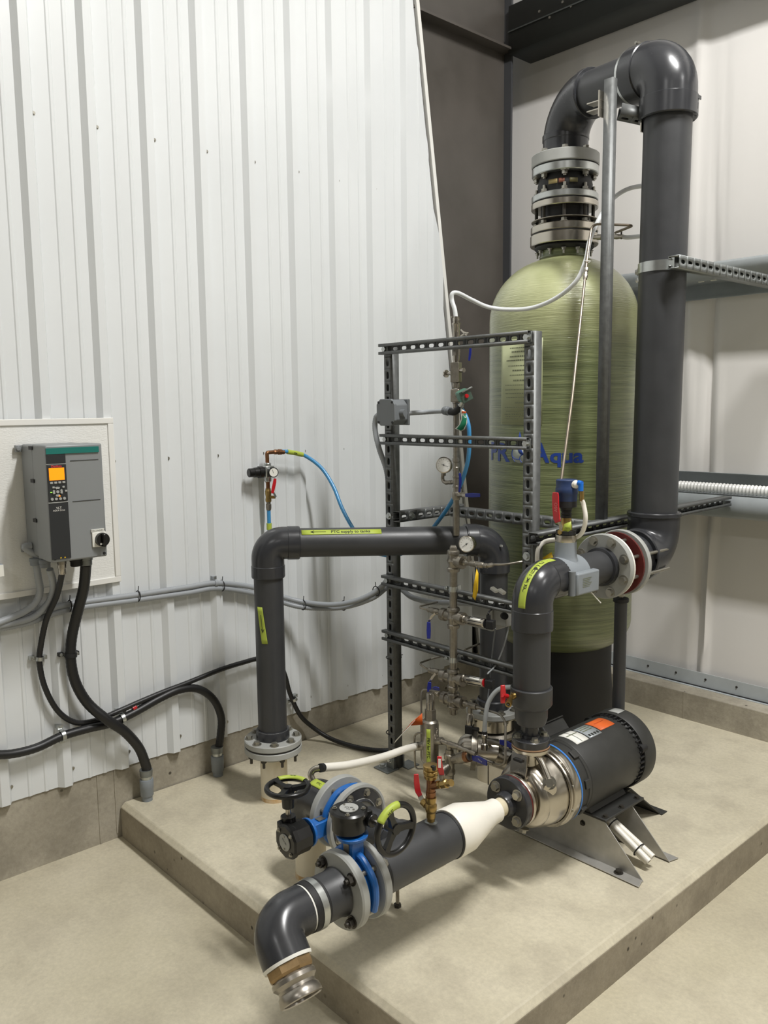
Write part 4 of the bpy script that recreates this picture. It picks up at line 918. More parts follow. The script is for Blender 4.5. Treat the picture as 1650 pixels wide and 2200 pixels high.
obj('corner_bracket', G().bb((PX1-.06, FY-.075, PAD_Z), (PX1+.03, FY-.005, PAD_Z+.006)).bb((PX1-.022, FY-.032, PAD_Z), (PX1+.022, FY-.026, PAD_Z+.07)), GALV, fm, bev=.002)
bolt_at(fm, (PX1-.035, FY-.045, PAD_Z+.006), (0, 0, 1), .011, ZINC); bolt_at(fm, (PX1, FY-.032, PAD_Z+.045), (0, -1, 0), .01, ZINC)
obj('corner_bracket', G().bb((PX1-.01, FY+.02, PAD_Z), (PX1+.06, FY+.09, PAD_Z+.006)).bb((PX1-.01, FY+.022, PAD_Z), (PX1+.03, FY+.028, PAD_Z+.06)), GALV, fm, bev=.002)
obj('post_plate', G().box((PX2+.028, FY-.0, 1.17), (.006, .06, .11)), GALV, fm, bev=.002)
# vertical strut under the overhead run with its clamp
vs_ = thing('vertical_strut', 'tall vertical channel strut in front of the tank holding up the overhead pipe', 'support', (1.29, 2.775, zA))
VX, VY = 1.285, 2.775
zt = Z(VX, VY, 170)
g = G(); strut(g, (VX, VY, zA+.01), (VX, VY, zt), (0, -1, 0), slots=False, W=.036, D=.026); obj('channel', g, GALVW, vs_, solid=.0026)
cen = top1.lerp(topB, (VX+.012-TX)/(topB.x-TX)); obj('pipe_clamp', G().lathe(cen-hh*.018, hh, [(0, .085), (0, .101), (.036, .101), (.036, .085), (0, .085)], 48), ZINC, vs_)
obj('clamp_bolt', G().box(cen+V((0, 0, .108)), (.014, .03, .016)).cyl(cen+V((0, -.028, .11)), cen+V((0, .028, .11)), .005, 10), BOLT, vs_)
zc_ = Z(VX, VY, 236)
g = G(); strut(g, (VX+.02, VY+.03, zc_-.005), P(1388, 252, 1, VY+.10), (0, -.3, -1)); obj('cross_arm', g, GALVW, vs_, solid=.0026)
for dz in (0, -.028): obj('bracket', G().box(V((VX-.052, VY-.005, Z(VX, VY, 214)+dz)), (.06, .045, .004)), SSP, vs_)
obj('bracket', G().box((VX-.026, VY-.012, Z(VX, VY, 222)), (.005, .045, .09)), SSP, vs_)
q_ = P(1372, 254, 1, VY+.08); obj('bracket', G().box(q_, (.06, .04, .005)).box(q_+V((.02, 0, -.02)), (.005, .035, .07)), SSP, vs_)
# wall strut holding the tall pipe
ws = thing('wall_strut', 'slotted channel strut from the tall pipe clamp back to the right hand girt', 'support', (1.54, 2.8, 2.2))
z_w = Z(1.545, 2.79, 563)
g = G(); strut(g, (1.548, 2.785, z_w), (1.548, 3.795, z_w+.0), (1, 0, 0)); obj('channel', g, GALV, ws, solid=.0026)
axp = topB.lerp(botB, (topB.z-z_w)/(topB.z-botB.z))
obj('pipe_clamp', G().lathe((axp[0], axp[1], z_w-.018), (0, 0, 1), [(0, .0845), (0, .0875), (.036, .0875), (.036, .0845), (0, .0845)], 48), ZINC, ws)
obj('clamp_ear', G().box((axp[0]+.085, axp[1]-.06, z_w), (.02, .06, .036)), ZINC, ws); lf = V((axp[0]-.09, axp[1]-.015, z_w-.004)); bolt_at(ws, lf, (-1, -.3, 0), .01, ZINC); bolt_at(ws, lf-V((0, 0, .03)), (-1, -.3, -.3), .008, ZINC)
# corrugated hose on the lower girt
g = G(); pr = []; L_ = 3.2; n_ = int(L_/.0085)
for i in range(n_): pr.append((i*.0085, .0215 if i % 2 else .0255))
tag(obj('corrugated_hose', G().lathe((.62, 3.86, 1.308), (1, 0, 0), pr, 18), mat('corrugated_white', '#e3e3e0', .35)), 'white corrugated hose lying along the top of the lower wall girt', 'hose')

# ================================================================== PUMP
PZ = .437
pu = thing('centrifugal_pump', 'stainless centrifugal pump head with black motor on bent steel legs', 'pump', (X0, 2.35, PAD_Z))
Y = V((0, 1, 0))
def lt(nm, prof, m, parent=pu, n=64, z=PZ, **k): return obj(nm, G().lathe((X0, 0, z), Y, prof, n), m, parent, **k)
lt('suction_flange', [(2.012, .02), (2.012, .082), (2.015, .085), (2.036, .085), (2.039, .083), (2.039, .02)], PVCS)
lt('flange_hub', [(1.985, .029), (1.985, .036), (1.99, .038), (2.012, .042), (2.012, .029)], PVCS)
lt('gasket', [(2.039, .02), (2.039, .083), (2.044, .083), (2.044, .02)], REDG)
lt('steel_flange', [(2.044, .02), (2.044, .085), (2.047, .0865), (2.054, .0865), (2.056, .085), (2.056, .05)], SSP)
bolts(pu, (X0, 2.012, PZ), (0, -1, 0), .062, 4, .013, BOLT, ph=.5)
lt('casing', [(2.056, .05), (2.066, .055), (2.072, .07), (2.08, .085), (2.10, .104), (2.13, .116), (2.16, .121), (2.185, .122), (2.192, .124), (2.195, .137), (2.2, .139), (2.225, .139), (2.229, .137), (2.229, .05)], SSP)
obj('volute', G().tube([V((X0+.076*math.cos(a), 2.108-.004*math.cos(a), PZ+.076*math.sin(a))) for a in [PI*.9-i*2*PI/30*.95 for i in range(31)]], [.022+.016*i/30 for i in range(31)], 18), SSP, pu)
lt('rim_ring', [(2.182, .124), (2.182, .131), (2.187, .133), (2.193, .131), (2.193, .124)], SS)
bolts(pu, (X0, 2.197, PZ), (0, -1, 0), .131, 10, .0065, BOLT, kind='round', name='screw')
lt('blue_seal_ring', [(2.229, .1), (2.229, .1385), (2.235, .1385), (2.235, .1)], mat('seal_blue', '#3b7fd0', .4))
mt = lt('motor_adapter', [(2.235, .1), (2.235, .133), (2.255, .133), (2.257, .128), (2.285, .128), (2.287, .131), (2.300, .131), (2.300, .1)], MOTOR)
for i in range(8):
    a = 2*PI*i/8+.2; obj('adapter_lug', G().box((X0+.132*math.cos(a), 2.272, PZ+.132*math.sin(a)), (.012, .028, .03), Mx.Rotation(-a, 3, 'Y')), MOTOR, pu, bev=.002)
motor = lt('motor_shell', [(2.300, .1), (2.300, .1315), (2.303, .133), (2.60, .133), (2.604, .131), (2.604, .1)], MOTOR)
lt('fan_guard', [(2.603, .10), (2.603, .122), (2.615, .124), (2.622, .127), (2.622, .139), (2.628, .142), (2.688, .142), (2.7, .136), (2.705, .12), (2.705, 0)], MOTOR)
for i in range(44):
    a = 2*PI*i/44; obj('cooling_fin', G().box((X0+.131*math.cos(a), 2.61, PZ+.131*math.sin(a)), (.012, .028, .005), Mx.Rotation(-a, 3, 'Y')), BLKM, pu) if math.sin(a) > -.6 and (math.cos(a) > -.3) else None
for a in (.35, 2.4): obj('fan_guard_boss', G().cyl((X0+.128*math.cos(a), 2.605, PZ+.128*math.sin(a)), (X0+.128*math.cos(a), 2.64, PZ+.128*math.sin(a)), .017, 18), BLKM, pu)
mm = cylmap((X0, 0, PZ), Y, .1338, (0, 0, 1)); tv = mm(.05, 0); sg = 1 if tv[0] > X0 else -1
def mpatch(nm, u0, u1, v0, v1, m, lift=.0): 
    return obj(nm, G().patch(cylmap((X0, 0, PZ), Y, .1338+lift, (0, 0, 1)), sg*u0, sg*u1, v0, v1, 10, 2), m, pu, solid=.0005)
mpatch('warning_label', -.028, .052, 2.325, 2.395, WHT); mpatch('rating_plate', -.022, .052, 2.402, 2.475, mat('plate_grey', '#a7adb0', .35, .3)); mpatch('orange_label', -.028, .042, 2.482, 2.572, ORG)
mpatch('print_line', .0, .004, 2.33, 2.39, PRN, .0008); mpatch('print_line', -.028, .05, 2.358, 2.360, INK, .0008)
for i in range(4): mpatch('print_line', .035, .046, 2.41+i*.016, 2.42+i*.016, INK, .0008)
for i in range(3): mpatch('print_line', -.012+i*.012, -.008+i*.012, 2.41, 2.465, PRN, .0008)
mpatch('print_line', .0, .003, 2.50, 2.555, mat('orange_dark', '#b5481a', .5), .0008)
obj('guard_label', G().patch(cylmap((X0, 0, PZ), Y, .1428, (0, 0, 1)), sg*-.03, sg*.015, 2.635, 2.68, 6, 2), PVCF, pu, solid=.0005)
tb = V((X0-.135, 2.41, PZ+.085)); Rt = Mx.Rotation(-.75, 3, 'Y'); obj('terminal_box', G().box(tb, (.10, .13, .05), Rt), MOTOR, pu, bev=.006); obj('terminal_lid', G().box(tb+Rt @ V((0, 0, .028)), (.104, .134, .006), Rt), MOTOR, pu, bev=.002)
# discharge
zd = lambda py: Z(X0, RY, py)
g = G().lathe((X0, RY, 0), (0, 0, 1), [(PZ+.07, .045), (PZ+.12, .034), (zd(1612), .034), (zd(1609), .062), (zd(1606), .064), (zd(1601), .064), (zd(1600), .03)], 40); obj('discharge_neck', g, SSP, pu)
obj('discharge_gasket', G().lathe((X0, RY, 0), (0, 0, 1), [(zd(1600), .03), (zd(1600), .062), (zd(1597), .062), (zd(1597), .03)], 40), mat('tan_gasket', '#a9876a', .6), pu)
obj('discharge_flange', G().lathe((X0, RY, 0), (0, 0, 1), [(zd(1597), .02), (zd(1597), .061), (zd(1596), .062), (zd(1583), .062), (zd(1582), .06), (zd(1582), .032), (zd(1576), .03), (zd(1576), .02)], 40), PVCS, pu)
bolts(pu, (X0, RY, zd(1582)), (0, 0, 1), .045, 4, .011, BOLT, ph=.6)
# bracket between casing and discharge, vent pipe
obj('slotted_bracket', G().ext([(X0-.03, 2.075, PZ+.15), (X0+.03, 2.075, PZ+.15), (X0+.034, 2.07, PZ+.105), (X0+.028, 2.062, PZ+.05), (X0-.028, 2.062, PZ+.05), (X0-.034, 2.07, PZ+.105)], (0, .006, 0)), SS, pu, bev=.001)
for z_, w_x in ((PZ+.13, .018), (PZ+.075, .02)): obj('bracket_slot', G().box((X0, 2.069, z_), (w_x*1.8, .012, .008)), BLKM, pu)
obj('vent_tube', G().tube([(X0+.03, 2.12, PZ+.145), (X0+.055, 2.12, PZ+.125), (X0+.09, 2.115, PZ+.075)], .011, 14, 4), SSP, pu)
bolt_at(pu, (X0+.093, 2.113, PZ+.07), (.55, -.75, .3), .015, BOLT, 'drain_plug'); obj('drain_tab', G().cyl((X0+.088, 2.118, PZ+.05), (X0+.10, 2.108, PZ+.05), .021, 22), SSP, pu)
bolt_at(pu, (X0, 2.10, PZ-.116), (0, -.3, -1), .013, BOLT, 'drain_plug')
# mounting legs
LEG = mat('pedestal_steel', '#bdbbb5', .38, .45, var=.25, vscale=12)
def leg(y, lipdir, m=LEG, xl=1.085, xr=1.738, tl=1.33, tr=1.585, zt=.300):
    g = G(); z0 = PAD_Z+.003
    g.ext([(xl, y, z0), (xr, y, z0), (tr, y, zt), (tl, y, zt)], (0, .0035*lipdir, 0))
    g.ext([(xl-.01, y, z0), (xr-.004, y, z0), (xr+.008, y+lipdir*.045, z0), (xl-.01, y+lipdir*.045, z0)], (0, 0, .0035))
    g.ext([(tl, y, zt), (tr, y, zt), (tr+.008, y-lipdir*.05, zt), (tl, y-lipdir*.05, zt)], (0, 0, .0035))
    return obj('leg', g, m, pu, bev=.001)
leg(2.372, -1); leg(2.540, 1)
bolt_at(pu, (1.655, 2.352, PAD_Z+.006), (0, 0, 1), .011, BOLTD); bolt_at(pu, (1.50, 2.368, .262), (0, -1, 0), .007, BOLTD)
mf_ = obj('motor_foot', G().bb((1.345, 2.355, .304), (1.60, 2.60, .313)).ext([(1.36, 2.36, .313), (1.54, 2.36, .313), (1.51, 2.36, .35), (1.39, 2.36, .35)], (0, .22, 0)), MOTOR, pu, bev=.002)
for yy in (2.375, 2.475, 2.575): bolt_at(pu, (1.585, yy, .313), (0, 0, 1), .008, BOLTD)
obj('rear_leg', G().ext([(1.40, 2.62, .30), (1.52, 2.62, .30), (1.52, 2.645, .30), (1.535, 2.83, PAD_Z+.003), (1.42, 2.83, PAD_Z+.003), (1.40, 2.645, .30)], (0, .003, .003)).bb((1.42, 2.83, PAD_Z), (1.545, 2.87, PAD_Z+.004)), MOTOR, pu)
for i, (a_, b_) in enumerate((((1.49, 2.475, .285), (1.715, 2.468, .185)), ((1.51, 2.452, .283), (1.715, 2.443, .178)), ((1.50, 2.463, .262), (1.70, 2.455, .166)))):
    tag(obj('white_tube', G().pipe(a_, b_, .0105, .0085, 18), WPVC), ('rearmost', 'nearest', 'lowest')[i]+' of three white tubes tied together between the pump legs', 'tube', 'white tubes under the pump motor')
for f_ in (.30, .80):
    c_ = V((1.50, 2.463, .277)).lerp(V((1.71, 2.455, .177)), f_); tag(obj('cable_tie', G().ring(c_, (.21, -.01, -.1), .0245, .0022, 20, 6), BLKM), 'black cable tie round the white tubes '+('near the motor' if f_ < .5 else 'near their open ends'), 'cable tie')

# ================================================================== SUCTION LINE
ZS = .432; r5 = .069
sl = thing('suction_pipe', 'dark grey suction pipe with a side branch lying low above the pad', 'pipe', (X0, 1.6, ZS-.07))
obj('main_pipe', G().lathe((X0, 0, ZS), Y, [(1.432, .05), (1.432, r5), (1.756, r5), (1.756, .06)], 52), PVC, sl)
obj('black_hub', G().lathe((X0, 0, ZS), Y, [(1.414, .05), (1.414, .064), (1.430, .064), (1.430, r5+.003), (1.446, r5+.003), (1.446, r5)], 44), BLKM, sl)
g = G(); g.cyl((X0, 1.6, ZS), (1.235, 1.6, ZS), .0585, 40); obj('branch_pipe', g, PVC, sl)
obj('black_edge', G().lathe((X0, 0, ZS), Y, [(1.728, .05), (1.728, .0705), (1.736, .0715), (1.738, .06)], 52), BLKM, sl)
obj('weld_collar', G().lathe((X0-.05, 1.6, ZS), (-1, 0, 0), [(0, .07), (.03, .066), (.045, .06)], 36), PVCS, sl)
rd = thing('white_reducer', 'white plastic reducer cone between the grey suction pipe and the pump', 'pipe fitting', (X0, 1.85, ZS-.07))
obj('cone', G().lathe((X0, 0, ZS+.002), Y, [(1.735, .066), (1.735, .0735), (1.74, .0755), (1.80, .0745), (1.90, .046), (1.925, .039), (1.955, .038), (1.956, .028)], 56), WPVC, rd)
obj('cream_sleeve', G().cyl((X0, 1.95, ZS+.003), (X0, 2.0, ZS+.004), .0295, 36), CREAM, rd)
# front butterfly valve
def wafer(nm, lab, cat, c, ax, stem, stemL, facets=False):
    """butterfly valve: wafer body between the flanges, neck along stem, gearbox on its end"""
    c = V(c); ax = V(ax).normalized(); stem = V(stem).normalized(); t = thing(nm, lab, cat, c-V((0, 0, .09)))
    g = G(); g.lathe(c-ax*.024, ax, [(0, .052), (0, .078), (.006, .083), (.042, .083), (.048, .078), (.048, .052), (0, .052)], 48); obj('body', g, BLUE, t)
    obj('liner', G().lathe(c-ax*.027, ax, [(0, .05), (0, .066), (.054, .066), (.054, .05), (0, .05)], 40), BLKM, t)
    obj('disc', G().lathe(c-ax*.006, ax, [(0, 0), (.002, .05), (.01, .05), (.012, 0)], 32), SSP, t)
    g = G(); s2 = ax.cross(stem); n0 = c+stem*.07
    g.ext([n0-ax*.02-s2*.024, n0+ax*.02-s2*.024, n0+ax*.02+s2*.024, n0-ax*.02+s2*.024], stem*(stemL-.07-.012))
    g.lathe(c+stem*(stemL-.014), stem, [(0, .02), (0, .042), (.010, .044), (.010, .02)], 32)
    for s_ in (-1, 1):
        g.tube([c+stem*.092+s2*s_*.018, c+stem*.085+s2*s_*.045, c+stem*.045+s2*s_*.085, c+stem*.0+s2*s_*.092, c-stem*.04+s2*s_*.084], .010, 10, 3)
    obj('neck', g, BLUE, t, bev=.002)
    nx_ = c+stem*(.115)-ax*.0205 if True else None
    obj('name_plate', G().box(n0+stem*.045+s2*.025*(1 if s2.dot(CAM-c) > 0 else -1), (.003, .003, .003)), SSD, t) if False else None
    return t, c, ax, stem, s2
def label_plate(c, ex, ey, t, sx=.022, sy=.026): obj('name_plate', G().ext([V(c)-V(ex)*sx/2-V(ey)*sy/2, V(c)+V(ex)*sx/2-V(ey)*sy/2, V(c)+V(ex)*sx/2+V(ey)*sy/2, V(c)-V(ex)*sx/2+V(ey)*sy/2], V(ex).cross(V(ey))*.002), SSD, t)
def gearbox(t, c, stem, shaft, R=.047, H=.062, dial=('DN 80', 'FN'), facets=None):
    c = V(c); stem = V(stem).normalized(); shaft = V(shaft).normalized(); s2 = stem.cross(shaft)
    g = G(); g.lathe(c, stem, [(0, 0), (0, R*.9), (.006, R), (H*.72, R), (H*.74, R+.004), (H*.93, R+.005), (H, R-.001), (H, 0)], facets or 40); gb = obj('gearbox', g, BLK, t, ang=25)
    g = G(); w = c+s2*R*.86+stem*H*.5
    g.cyl(w-shaft*R*.75, w+shaft*R*1.15, .0185, 22); g.ext([c+stem*H*.3-shaft*R*.7+s2*R*.3, c+stem*H*.3+shaft*R*.8+s2*R*.3, c+stem*H*.3+shaft*R*1.0+s2*R*.95, c+stem*H*.3-shaft*R*.7+s2*R*.95], stem*H*.65); obj('worm_housing', g, BLK, t, bev=.003)
    pl_ = c+stem*(H+.0005); g = G(); g.cyl(pl_, pl_+stem*.0025, .0255, 36); dp = obj('dial_plate', g, PVCF, gb)
    for k_ in (-1, 1): obj('plate_screw', G().cyl(pl_+shaft*k_*.0195+stem*.002, pl_+shaft*k_*.0195+stem*.005, .003, 10), BOLT, gb)
    for k_ in range(4):
        a = PI/4+k_*PI/2; bolt_at(t, pl_+(shaft*math.cos(a)+s2*math.sin(a))*R*.82, stem, .0045, BOLT, 'screw')
    return gb, w, pl_
def handwheel(t, hub, ax, R, rim, m=BLK, dish=.018, ref=None, ph=0):
    hub = V(hub); u, w, d = basis(ax, ref); g = G(); g.ring(hub, d, R-rim, rim, 56, 12)
    for k_ in range(3):
        a = ph+2*PI*k_/3; q = u*math.cos(a)+w*math.sin(a); tq = d.cross(q)
        A = hub-d*dish*.3; pts = [A+q*.010, hub-d*dish*.15+q*R*.45, hub+q*(R-rim*1.4)]
        vs = []; 
        for p_, wd, th in zip(pts, (.010, .0075, .0095), (.008, .006, .007)): vs += [p_-tq*wd-d*th, p_+tq*wd-d*th, p_+tq*wd+d*th, p_-tq*wd+d*th]
        g.add(vs, [(3, 2, 1, 0), (8, 9, 10, 11)]+[(4*i+k2, 4*i+(k2+1) % 4, 4*i+4+(k2+1) % 4, 4*i+4+k2) for i in range(2) for k2 in range(4)])
    g.cyl(hub-d*(dish+.012), hub+d*.006, .014, 24); return obj('handwheel', g, m, t, ang=50)
VY1 = 1.362
vt, *_ = wafer('butterfly_valve', 'blue butterfly valve on the near suction pipe with upright black gearbox and vertical handwheel', 'valve', (X0, VY1, ZS), Y, (0, 0, 1), .148)
label_plate((X0-.0, VY1-.0205, ZS+.11), (1, 0, 0), (0, 0, 1), vt)
gb, wv, plv = gearbox(vt, (X0-.012, VY1, ZS+.148), (0, 0, 1), (1, 0, 0))
S2 = V((0, 0, 1)).cross(V((1, 0, 0)))
text('DN 80', .0085, flat(plv+V((0, 0, .003)), (.80, .6, 0), (-.6, .8, 0)), INK, gb); text('FN', .0085, flat(plv+V((.006, -.008, .003)), (.80, .6, 0), (-.6, .8, 0)), INK, gb)
hub = V((P(850, 1773, 1, wv.y)[0], wv.y, wv.z)); 
obj('wheel_shaft', G().cyl(wv, hub, .0075, 16), SS, vt); obj('drive_pin', G().cyl(hub+V((-.045, -.03, 0)), hub+V((-.045, .03, 0)), .003, 8), BLKM, vt)
hub.z = P(850, 1773, 1, wv.y)[2]*.5+wv.z*.5
handwheel(vt, hub, (1, 0, 0), .073, .0085, ph=.4)
g = G(); a0 = 1.15
def rimtape(u, v):   # u along the rim angle, v round the rim section
    a = u; q = V((0, math.cos(a), math.sin(a))); cpt = hub+q*.0645; return cpt+(q*math.cos(v)+V((1, 0, 0))*math.sin(v))*.0102
o = tag(obj('lime_tape', G().patch(rimtape, 1.45, 2.55, -2.2, 2.2, 12, 10), TAPE, solid=.0006), 'lime tape marked N/C on the rim of the upright handwheel', 'tape')
text('N/C', .011, lambda u, v: (lambda q: hub+q*(.0645+v*.9)+V((.0114-abs(v)*.3, 0, 0)))(V((0, math.cos(2.0+u/.0645*-1), math.sin(2.0+u/.0645*-1)))), INK, o, bold=.0003)
# flanges of the main valve
for (y_, s_) in ((VY1-.027, -1), (VY1+.027, 1)):
    t = sl if s_ > 0 else None
    if s_ < 0: fe = thing('inlet_elbow', 'near inlet pipe with band clamp and downturned elbow hanging past the pad edge', 'pipe', (X0, 1.15, ZS-.06)); t = fe
    g = G(); g.lathe((X0, y_, ZS), (0, s_, 0), [(0, .05), (0, .102), (.003, .105), (.021, .105), (.026, .101), (.026, .066), (.026, .05)], 64); obj('flange', g, PVCF, t)
    bolts(t, (X0, y_+s_*.026, ZS), (0, s_, 0), .084, 4, .0125, BOLTD if s_ < 0 else BOLT, ph=.5, kind='nut' if s_ < 0 else 'hex', stud=.008, name='nut' if s_ < 0 else 'bolt')
for i in range(4):
    a = 2*PI*(i+.5)/4; q_ = V((X0+.084*math.cos(a), 0, ZS+.084*math.sin(a))); obj('through_bolt', G().cyl(q_+V((0, VY1-.03, 0)), q_+V((0, VY1+.03, 0)), .0075, 12), BOLT, sl)
yf = VY1-.056
obj('socket', G().lathe((X0, 0, ZS), Y, [(1.215, .05), (1.215, .0605), (1.23, .0615), (yf-.012, .0615), (yf, .066), (yf, .05)], 48), PVC, fe)
obj('rubber_sleeve', G().lathe((X0, 0, ZS), Y, [(1.196, .055), (1.196, .0635), (1.212, .0645), (1.24, .0635), (1.243, .061)], 48), BLKM, fe)
obj('band_clamp', G().lathe((X0, 0, ZS), Y, [(1.213, .0648), (1.213, .0662), (1.232, .0662), (1.232, .064)], 48), ZINC, fe)
obj('white_ring', G().lathe((X0, 0, ZS), Y, [(1.188, .05), (1.188, .0605), (1.197, .0605), (1.197, .05)], 48), WHT, fe)
EC = V((X0, 1.10, ZS)); tip = P(641, 2128, 1, 1.088); dn = (tip-EC).normalized()
elbow('elbow', EC, (0, 1, 0), dn, .09, .095, .0625, .058, PVCS, fe, .0)
cl = thing('hose_coupling', 'aluminium and bronze hose coupling on the open end of the inlet elbow', 'pipe fitting', EC+dn*.13)
cl.scale = (1.1, 1.1, 1.1); q0 = EC+dn*.095
obj('thread_tape', G().lathe(q0, dn, [(0, .04), (0, .058), (.007, .056), (.007, .04)], 40), WHT, cl)
obj('hex_collar', G().lathe(q0+dn*.008, dn, [(0, .035), (0, .054), (.016, .054), (.022, .05), (.022, .035)], 8), mat('bronze_alu', '#a58a63', .38, .7, var=.3, vscale=40), cl, ang=25)
obj('cam_adapter', G().lathe(q0+dn*.030, dn, [(0, .035), (0, .047), (.005, .051), (.014, .051), (.018, .047), (.023, .043), (.029, .043), (.034, .0475), (.046, .050), (.052, .049), (.054, .046), (.052, .041), (.0, .037), (0, .03)], 48), mat('cast_aluminium', '#a9a39a', .3, .9, var=.2, vscale=40), cl)
# branch valve, elbow to floor
BV = wafer('butterfly_valve', 'blue butterfly valve on the side branch with gearbox facing out and flat handwheel on top', 'valve', (1.145, 1.6, ZS), (1, 0, 0), (0, -1, 0), .165)
v2 = BV[0]; label_plate((1.145, 1.6-.11, ZS+.0255), (1, 0, 0), (0, 1, 0), v2)
gb2, w2v, pl2 = gearbox(v2, (1.14, 1.6-.165, ZS-.004), (0, -1, 0), (0, 0, 1), R=.049, H=.075, facets=10)
text('DN 80', .0085, flat(pl2+V((0, -.003, .004)), (.8, 0, -.6), (.6, 0, .8)), INK, gb2)
hb = V((1.104, 1.40, P(618, 1692, 1, 1.40)[2])); wv2 = V((w2v.x, w2v.y, w2v.z))
hb.x = w2v.x if abs(w2v.x-1.104) < .03 else 1.104; hb.y = w2v.y
hb = V((P(618, 1692, 1, w2v.y)[0], w2v.y, P(618, 1692, 1, w2v.y)[2]))
obj('wheel_shaft', G().cyl((hb.x, hb.y, w2v.z), hb, .0085, 16), SS, v2); obj('shaft_collar', G().cyl(hb-V((0, 0, .062)), hb-V((0, 0, .01)), .018, 22, .021), BLK, v2); obj('worm_shaft_boss', G().cyl((hb.x, hb.y, ZS-.03), (hb.x, hb.y, ZS+.055), .022, 22), BLK, v2)
handwheel(v2, hb, (0, 0, 1), .071, .0085, ph=1.1, ref=(1, 0, 0))
def rimtape2(u, v):
    q_ = V((math.cos(u), math.sin(u), 0)); c_ = hb+q_*.0625; return c_+(q_*math.cos(v)+V((0, 0, 1))*math.sin(v))*.0102
o = tag(obj('lime_tape', G().patch(rimtape2, 1.5, 3.0, -.6, 2.8, 12, 8), TAPE, solid=.0006), 'lime tape marked N/C along the far rim of the flat handwheel', 'tape')
text('N/C', .011, lambda u, v: (lambda q_: hb+q_*(.0625+v*.8)+V((0, 0, .0113-abs(v)*.3)))(V((math.cos(2.25-u/.0625), math.sin(2.25-u/.0625), 0))), INK, o, bold=.0003)
be = thing('branch_elbow', 'dark grey elbow with pale flange turning the side branch down to the floor stub', 'pipe', (.94, 1.6, .27))
for (x_, s_, t) in ((1.175, 1, sl), (1.115, -1, be)):
    g = G(); g.lathe((x_, 1.6, ZS), (s_, 0, 0), [(0, .05), (0, .110), (.003, .113), (.022, .113), (.024, .105), (.020, .1), (.020, .072), (.026, .070), (.026, .05)], 64); obj('flange', g, PVCF, t)
    g = G(); g.lathe((x_+s_*.0205, 1.6, ZS), (s_, 0, 0), [(0, .066), (0, .1), (.002, .1), (.004, .07), (.012, .064)], 48); obj('flange_hub', g, PVCS, t)
    bolts(t, (x_+s_*.022, 1.6, ZS), (s_, 0, 0), .088, 8, .009, BOLT, ph=.5)
for i in range(8):
    a = 2*PI*(i+.5)/8; obj('stud', G().cyl((1.10, 1.6+.088*math.cos(a), ZS+.088*math.sin(a)), (1.19, 1.6+.088*math.cos(a), ZS+.088*math.sin(a)), .0065, 10), BOLT, be)
elbow('elbow', (.945, 1.6, ZS), (1, 0, 0), (0, 0, -1), .15, .13, .066, .066, PVCS, be)
t = floor_stub(.945, 1.6, .052, .315, 'stained cream pipe stub under the elbow of the side branch'); obj('rust_ring', G().lathe((.945, 1.6, PAD_Z), (0, 0, 1), [(0, .053), (.014, .0528), (.02, .0523)], 36), MATS['rust_stain'], t)
gt = cylmap((0, 1.6, ZS), (1, 0, 0), .0675, (0, -.3, .95)); o = tag(obj('lime_tape', G().patch(gt, -.02, .012, .985, 1.055, 6, 6), TAPE, solid=.0005), 'lime tape with handwriting on top of the side branch elbow', 'tape'); text('PTC', .012, lambda u, v: cylmap((0, 1.6, ZS), (1, 0, 0), .0688, (0, -.3, .95))(-.004-v, 1.02+u), INK, o)
# hose from the relief valve
h0 = P(672, 1686, 1, 1.6)
he = thing('hose_elbow', 'small polished steel elbow on the branch elbow feeding the white relief hose', 'pipe fitting', h0)
hA, hB, hC = h0+V((0, 0, .012)), P(668, 1664, 1, 1.6), P(688, 1650, 1, 1.625)
obj('elbow_tube', G().tube([h0-V((0, 0, .01)), hA, hB, P(674, 1654, 1, 1.61), hC], .011, 16, 5), SSP, he); obj('thread_ring', G().cyl(h0-V((0, 0, .006)), h0+V((0, 0, .014)), .014, 18), BLKM, he); obj('hose_tail', G().cyl(hC, P(694, 1649, 1, 1.64), .0145, 18), BLKM, he)

# ================================================================== BRASS STACK ON THE SUCTION PIPE
QY = 1.664; qz = lambda py: Z(X0, QY, py); Q = lambda py: V((X0, QY, qz(py))); QP = lambda a, b_, dy=0: P(a, b_, 1, QY+dy)
bs = thing('brass_valve_stack', 'upright stack of brass valves with red levers on the dark suction pipe', 'valve', (X0, QY, ZS+r5))
obj('weld_bead', G().lathe((X0, QY, ZS+r5-.006), (0, 0, 1), [(0, .02), (.005, .019), (.008, .012)], 20), GALV, bs)
g = G(); fit(g, Q(1772), Q(1752), [(0, .0115), (.8, .0115), (1, .0135)]); obj('nipple', g, BRASS, bs)
g = G(); fit(g, Q(1756), Q(1712), [(0, .0135), (.25, .0135), (.3, .016), (.42, .018), (.6, .018), (.7, .0145), (.75, .0165), (1, .0165)], 20); v_ = obj('ball_valve', g, BRASS, bs)
g = G(); fit(g, Q(1738), QP(908, 1722), [(0, .009), (.5, .009), (.55, .012), (1, .011)], 16); obj('valve_stem', g, BRASS, v_)
handle(v_, [QP(910, 1724), QP(904, 1713), QP(901, 1707)], .016, .004, SSP, (.8, -.6, 0), 'lever_arm')
handle(v_, [QP(903, 1710), QP(898, 1700), QP(896.5, 1694), QP(895, 1680), QP(894, 1663)], .017, .005, RED, (.8, -.6, 0))
g = G(); fit(g, Q(1714), Q(1700), [(0, .0125), (.4, .0125), (.45, .015), (1, .015)]); obj('copper_ring', g, COPPER, bs)
g = G(); fit(g, Q(1702), Q(1670), [(0, .013), (1, .0125)]); g.cyl(Q(1689), QP(943, 1686), .0115, 18); obj('tee', g, COPPER, bs)
